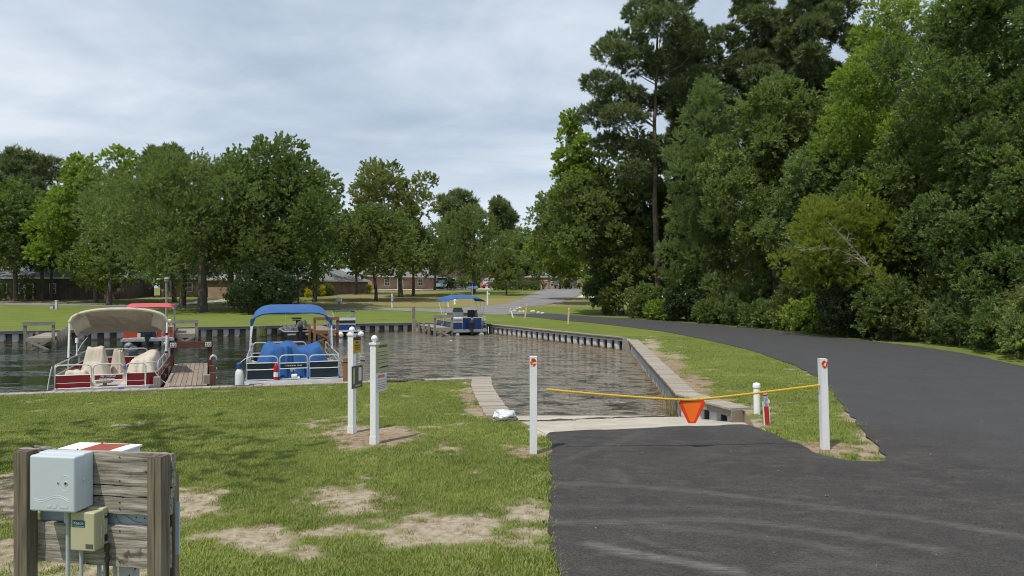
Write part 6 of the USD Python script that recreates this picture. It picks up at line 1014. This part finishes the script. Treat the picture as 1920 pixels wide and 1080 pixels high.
def house(label, a, b, depth, wall_h, roof_h, mw, windows=(), doors=(), gable=False, chimney=None, over=.45):
    """Front wall from a to b (seen from the camera), local x along it, local y away."""
    a, b = np.asarray(a, float), np.asarray(b, float); L = np.linalg.norm(b - a); rot = math.degrees(math.atan2(b[1] - a[1], b[0] - a[0])); z0 = float(min(terr(0, a[1]), terr(0, b[1]))) ; t = thing('brick_house', label, 'house', (a[0], a[1], z0), rot)
    part(t, 'wall', box((L / 2, depth / 2, wall_h / 2 - .4), (L, depth, wall_h + .8), .02), mw)
    if gable:
        ridge = [(L / 2, -over, wall_h + roof_h), (L / 2, depth + over, wall_h + roof_h)]; s = (wall_h - .25 * over)
        part(t, 'gable_wall', hull([(0, .0, wall_h - .05), (L, .0, wall_h - .05), (L / 2, .0, wall_h + roof_h * .96), (0, .3, wall_h - .05), (L, .3, wall_h - .05), (L / 2, .3, wall_h + roof_h * .96)]), mw)
        for sx in (0, 1): e = -over if sx == 0 else L + over; part(t, 'roof', hull([(e, y, wall_h - roof_h * over / (L / 2) + dz) for y in (-over, depth + over) for dz in (0, .16)] + [(L / 2, y, wall_h + roof_h + dz) for y in (-over, depth + over) for dz in (0, .16)]), M_roof)
    else:
        hp = min(depth * .45, L * .3)
        part(t, 'roof', hull([(x, y, wall_h) for x in (-over, L + over) for y in (-over, depth + over)] + [(x, y, wall_h + .14) for x in (-over, L + over) for y in (-over, depth + over)] + [(hp, depth / 2, wall_h + roof_h), (L - hp, depth / 2, wall_h + roof_h)]), M_roof); part(t, 'fascia', box((L / 2, -over - .03, wall_h + .06), (L + 2 * over, .05, .2), .01), M_white)
    for x, z, w, h in windows:
        f_ = part(t, 'window', cat(box((x, -.03, z + h / 2 + .04), (w + .16, .1, .08), .01), box((x, -.03, z - h / 2 - .04), (w + .16, .1, .08), .01), box((x - w / 2 - .04, -.03, z), (.08, .1, h), .01), box((x + w / 2 + .04, -.03, z), (.08, .1, h), .01), box((x, -.02, z), (w, .05, .05), .01), box((x, -.02, z), (.05, .05, h), .01)), M_white); part(f_, 'pane', box((x, .012, z), (w, .03, h), .002), M_glass)
    for x, w, h, m, panel in doors:
        part(t, 'door_frame', cat(box((x - w / 2 - .08, -.04, h / 2), (.16, .12, h), .01), box((x + w / 2 + .08, -.04, h / 2), (.16, .12, h), .01), box((x, -.04, h + .08), (w + .32, .12, .16), .01)), M_white); o = part(t, 'garage_door', box((x, -.008, h / 2), (w, .03, h), .004), m)
        if panel:
            for i in range(6): part(o, 'door_pane', box((x - w / 2 + w * (i + .5) / 6, -.024, h - .3), (w / 6 - .12, .02, .22), .004), M_glass)
            for j in range(1, 4): part(o, 'panel_groove', box((x, -.0235, h * j / 4), (w, .006, .02), .001), M_cabg)
    if chimney: part(t, 'chimney', box((chimney, depth * .5, wall_h + roof_h * .8), (.9, .7, roof_h * 1.4), .02), mw)
    return t
g0 = gp(-70, 561.5); g1 = gp(222, 561.5); house('dark brown brick house at the far left under the trees', g0 + [0, .5], g1 + [0, .5], 10, 2.95, 2.2, M_brick1, windows=((12.4, 1.55, .8, 1.3), (5.2, 1.5, 1.4, 1.3), (7.6, 1.5, 1.4, 1.3)), doors=((9.1, 1.0, 2.1, M_bx, False),))
house('tan brick house end wall with yellow shrubs along its foot', gp(498, 561), gp(690, 548.5), 11, 2.65, 3.0, M_brick2, windows=((gp(690, 548.5)[0] - gp(498, 561)[0] - 5.6, 1.55, .6, 1.1), (5.0, 1.5, .9, 1.2)))
house('low tan brick house behind the big live oak trunks', gp(300, 557), gp(470, 556), 9, 2.7, 2.2, M_brick2, windows=((4, 1.5, 1.2, 1.2), (8, 1.5, 1.2, 1.2)))
h3a, h3b = gp(697, 543.5), gp(815, 542.0); house('long orange brick house wall left of the open garage', h3a, h3b, 9, 2.5, 2.6, M_brick3, windows=((3.2, 1.4, 1.0, 1.2), (10.5, 1.5, 1.0, 1.2)), doors=((6.0, 1.0, 2.1, M_white, False),))
h4a, h4b = gp(812, 541.6) + [0, 1.0], gp(872, 541.2) + [0, 1.0]; house('orange brick gable house with an open dark garage and a parked pickup', h4a, h4b, 9, 2.9, 2.5, M_brick3, gable=True, doors=((1.75, 2.5, 2.25, M_open, False),), windows=((4.6, 1.5, .9, 1.3),))
h5a, h5b = gp(898, 541.2) + [0, 6], gp(958, 541.2) + [0, 6]; house('brick house with a white panelled garage door behind the hedge', h5a, h5b, 9, 2.6, 2.6, M_brick3, gable=True, doors=((1.95, 2.3, 2.0, M_white, True),), windows=((4.7, 1.4, 1.0, 1.2),))
h6a, h6b = gp(1056, 541.0) + [0, 16], gp(1118, 541.0) + [0, 16]; house('brick gable house with a white window right of the rising street', h6a, h6b, 10, 2.7, 2.7, M_brick2, gable=True, windows=((3.75, 1.45, 1.25, 1.35),))
d = 152; t = thing('house', 'pale far house glimpsed between the brick pillars and the hedge', 'house', ((985 - 960) * 190 / F, 190, 2.5)); part(t, 'wall', box((2, 4, 1.2), (9, 7, 3.2), .02), M_brick2); part(t, 'roof', hull([(x, y, 2.8) for x in (-3, 7) for y in (0, 8)] + [(-.5, 4, 4.6), (4.5, 4, 4.6)]), M_roof)
def car(label, x, d, rot, paint, kind='car', off=0.0, s=1.0):
    z = float(terr(0, d)); nm = 'pickup_truck' if kind == 'pickup' else 'parked_car'; t = thing(nm, label, 'pickup' if kind == 'pickup' else 'car', ((x - 960) * d / F, d, z + .03), rot); w = 1.8 * s
    low = {'pickup': [(-2.6, .45), (-2.6, 1.05), (.55, 1.08), (.6, 1.1), (2.0, 1.10), (2.65, 1.0), (2.7, .45)], 'suv': [(-2.2, .4), (-2.25, 1.0), (1.1, 1.05), (2.1, .95), (2.25, .8), (2.25, .4)]}.get(kind, [(-2.1, .38), (-2.15, .9), (-1.5, 1.0), (1.0, .98), (1.9, .85), (2.1, .7), (2.1, .38)])
    top = {'pickup': [(-.75, 1.06), (-.7, 1.78), (.55, 1.78), (1.15, 1.08)], 'suv': [(-2.2, 1.0), (-2.0, 1.68), (.3, 1.68), (1.2, 1.04)]}.get(kind, [(-1.8, .97), (-1.1, 1.42), (.2, 1.42), (1.05, .97)])
    def side(poly, ww, ins=0.0): v, f = prism(poly, -ww / 2, ww / 2); v = np.stack([v[:, 2], v[:, 0], v[:, 1]], 1); 
    def ext(poly, w0, w1): P = np.array(poly); zz = P[:, 1]; k = (zz - zz.min()) / (np.ptp(zz) + 1e-6); ww = w0 + (w1 - w0) * k; V = np.vstack([np.column_stack([-ww / 2, P[:, 0], zz]), np.column_stack([ww / 2, P[:, 0], zz])]); return hull(V)
    part(t, 'body', ext(low, w, w * .96), paint, 30); part(t, 'cabin', ext(top, w * .93, w * .74), M_glass, 30); part(t, 'cabin_roof', ext([(top[1][0] + .05, top[1][1] - .04), (top[1][0], top[1][1] + .03), (top[2][0], top[2][1] + .03), (top[2][0] - .05, top[2][1] - .04)], w * .78, w * .74), paint, 30)
    for sx in (-1, 1):
        for yy in (-1.45, 1.45): q = part(t, 'wheel', cyl((sx * (w / 2 - .22), yy, .33), (sx * (w / 2 + .01), yy, .33), .34, n=14), M_black, 40); part(q, 'rim', cyl((sx * (w / 2 + .005), yy, .33), (sx * (w / 2 + .02), yy, .33), .2, n=10), M_alu)
        for yy, mm in ((max(p_[0] for p_ in low) - .02, M_white), (min(p_[0] for p_ in low) + .02, M_mark)): part(t, 'headlight' if yy > 0 else 'tail_light', box((sx * w * .36, yy, .72), (.32, .08, .16), .02), mm)
    return t
M_paleblue = stuff('pale_blue_paint', (.22, .32, .38), (.2, .3, .35), 3, .3, coat=.5); M_silver = stuff('silver_paint', (.42, .45, .48), (.38, .41, .44), 3, .3, coat=.5); M_cred = stuff('crimson_paint', (.30, .02, .05), (.26, .018, .045), 3, .3, coat=.5); M_slate = stuff('dark_slate_paint', (.05, .06, .075), (.04, .05, .065), 3, .25, coat=.5)
car('pale blue pickup parked before the open garage', 828, h4a[1] - 3.4, 168, M_paleblue, 'pickup'); car('silver car parked right of the pale blue pickup', 852, h4a[1] - 3.0, 150, M_silver); car('crimson car by the white garage door left of the hedge', 921, h5a[1] - 3.0, 140, M_cred); car('dark slate car parked before the house with the white window', 1069, h6a[1] - 4.5, 160, M_slate, 'suv'); car('dark car half hidden behind the right brick pillar', 1046, h6a[1] - 5.5, 165, M_slate, 'suv')
M_tanst = stuff('tan_stone', (.42, .36, .29), (.34, .29, .23), 4, .9, bump=.4)
for x, w, h, lab in ((1023, 8, 13.5, 'taller left tan pillar at the head of the street'), (1035, 7, 11.5, 'shorter right tan pillar at the head of the street')):
    p = gp(x, 541.3); k = p[1] / F; t = thing('brick_pillar', lab, 'pillar', (p[0], p[1], float(terr(0, p[1])))); part(t, 'shaft', box((0, 0, h * k / 2 - .1), (w * k, .8, h * k + .2), .03), M_tanst); part(t, 'capstone', hull([(sx * w * k * .56, sy * .45, h * k + .1) for sx in (-1, 1) for sy in (-1, 1)] + [(sx * w * k * .56, sy * .45, h * k + .18) for sx in (-1, 1) for sy in (-1, 1)] + [(0, 0, h * k + .35)]), M_tanst); part(t, 'plaque', box((0, -.41, h * k * .65), (.4, .03, .35), .01), M_dark)
p = gp(1015.5, 542.5); t = thing('cross_post', 'wooden cross-shaped post at the end of the hedge', 'post', (p[0], p[1], float(terr(0, p[1])))); part(t, 'post', box((0, 0, .75), (.17, .17, 1.9), .01), M_stake); part(t, 'arm', box((.1, -.1, 1.0), (.9, .08, .14), .01), M_stake)
p = gp(818, 541.6); t = thing('house_flag', 'pale pink and blue flag hanging at the left of the open garage', 'flag', (p[0], p[1] + .4, float(terr(0, p[1])))); part(t, 'staff', cyl((0, 0, 2.6), (-.2, -.9, 3.7), .03, n=6), M_white); part(t, 'cloth', grid(np.array([[(-.2 + .12 * j + .05 * math.sin(i * 1.3 + j), -.85 + .2 * j, 3.65 - .32 * i - .2 * j) for i in range(6)] for j in range(4)])), stuff('flag_cloth', (.52, .30, .29), (.5, .5, .55), 1.4, .8, lo=.45, hi=.55))

# ------------------------------------------------------------------ repeats of one kind share a group
GROUPS = {'rock': 'pale rocks at the street corner', 'survey_stake': 'stakes on the road verge', 'shrub': 'shrubs of the roadside thicket', 'dock': 'docks round the pond', 'pontoon_boat': 'pontoon boats moored in the pond', 'gate_post': 'white posts of the ramp gate', 'sign_post': 'white signposts on the near lawn', 'flowering_shrub': 'yellow shrubs along the brick wall',
    'garden_shrub': 'dark shrubs of the far gardens', 'bulkhead': 'bulkheads round the pond', 'mooring_piling': 'mooring pilings at the near bulkhead', 'brick_house': 'brick houses beyond the street', 'parked_car': 'cars parked by the far houses', 'brick_pillar': 'pillars at the head of the street', 'utility_pedestal': 'utility boxes on the far lawn', 'post_box': 'white mailbox posts on the far lawn', 'lamp_post': 'lamp posts on the far lawn', 'marker_pole': 'white marker poles on the far lawn'}
for q in stage.GetPrimAtPath('/World').GetChildren():
    nm = q.GetName(); base = nm[:-4] if len(nm) > 4 and nm[-4] == '_' and nm[-3:].isdigit() else nm
    if base in GROUPS and q.GetCustomDataByKey('category'): q.SetCustomDataByKey('group', GROUPS[base])
    elif base == 'tree' and q.GetCustomDataByKey('category'):
        x, y, _ = q.GetAttribute('xformOp:translate').Get(); q.SetCustomDataByKey('group', 'trees of the roadside wood' if x > 5 and y < 80 else 'trees of the far lawn' if y > 60 else 'trees at the left of the near lawn')
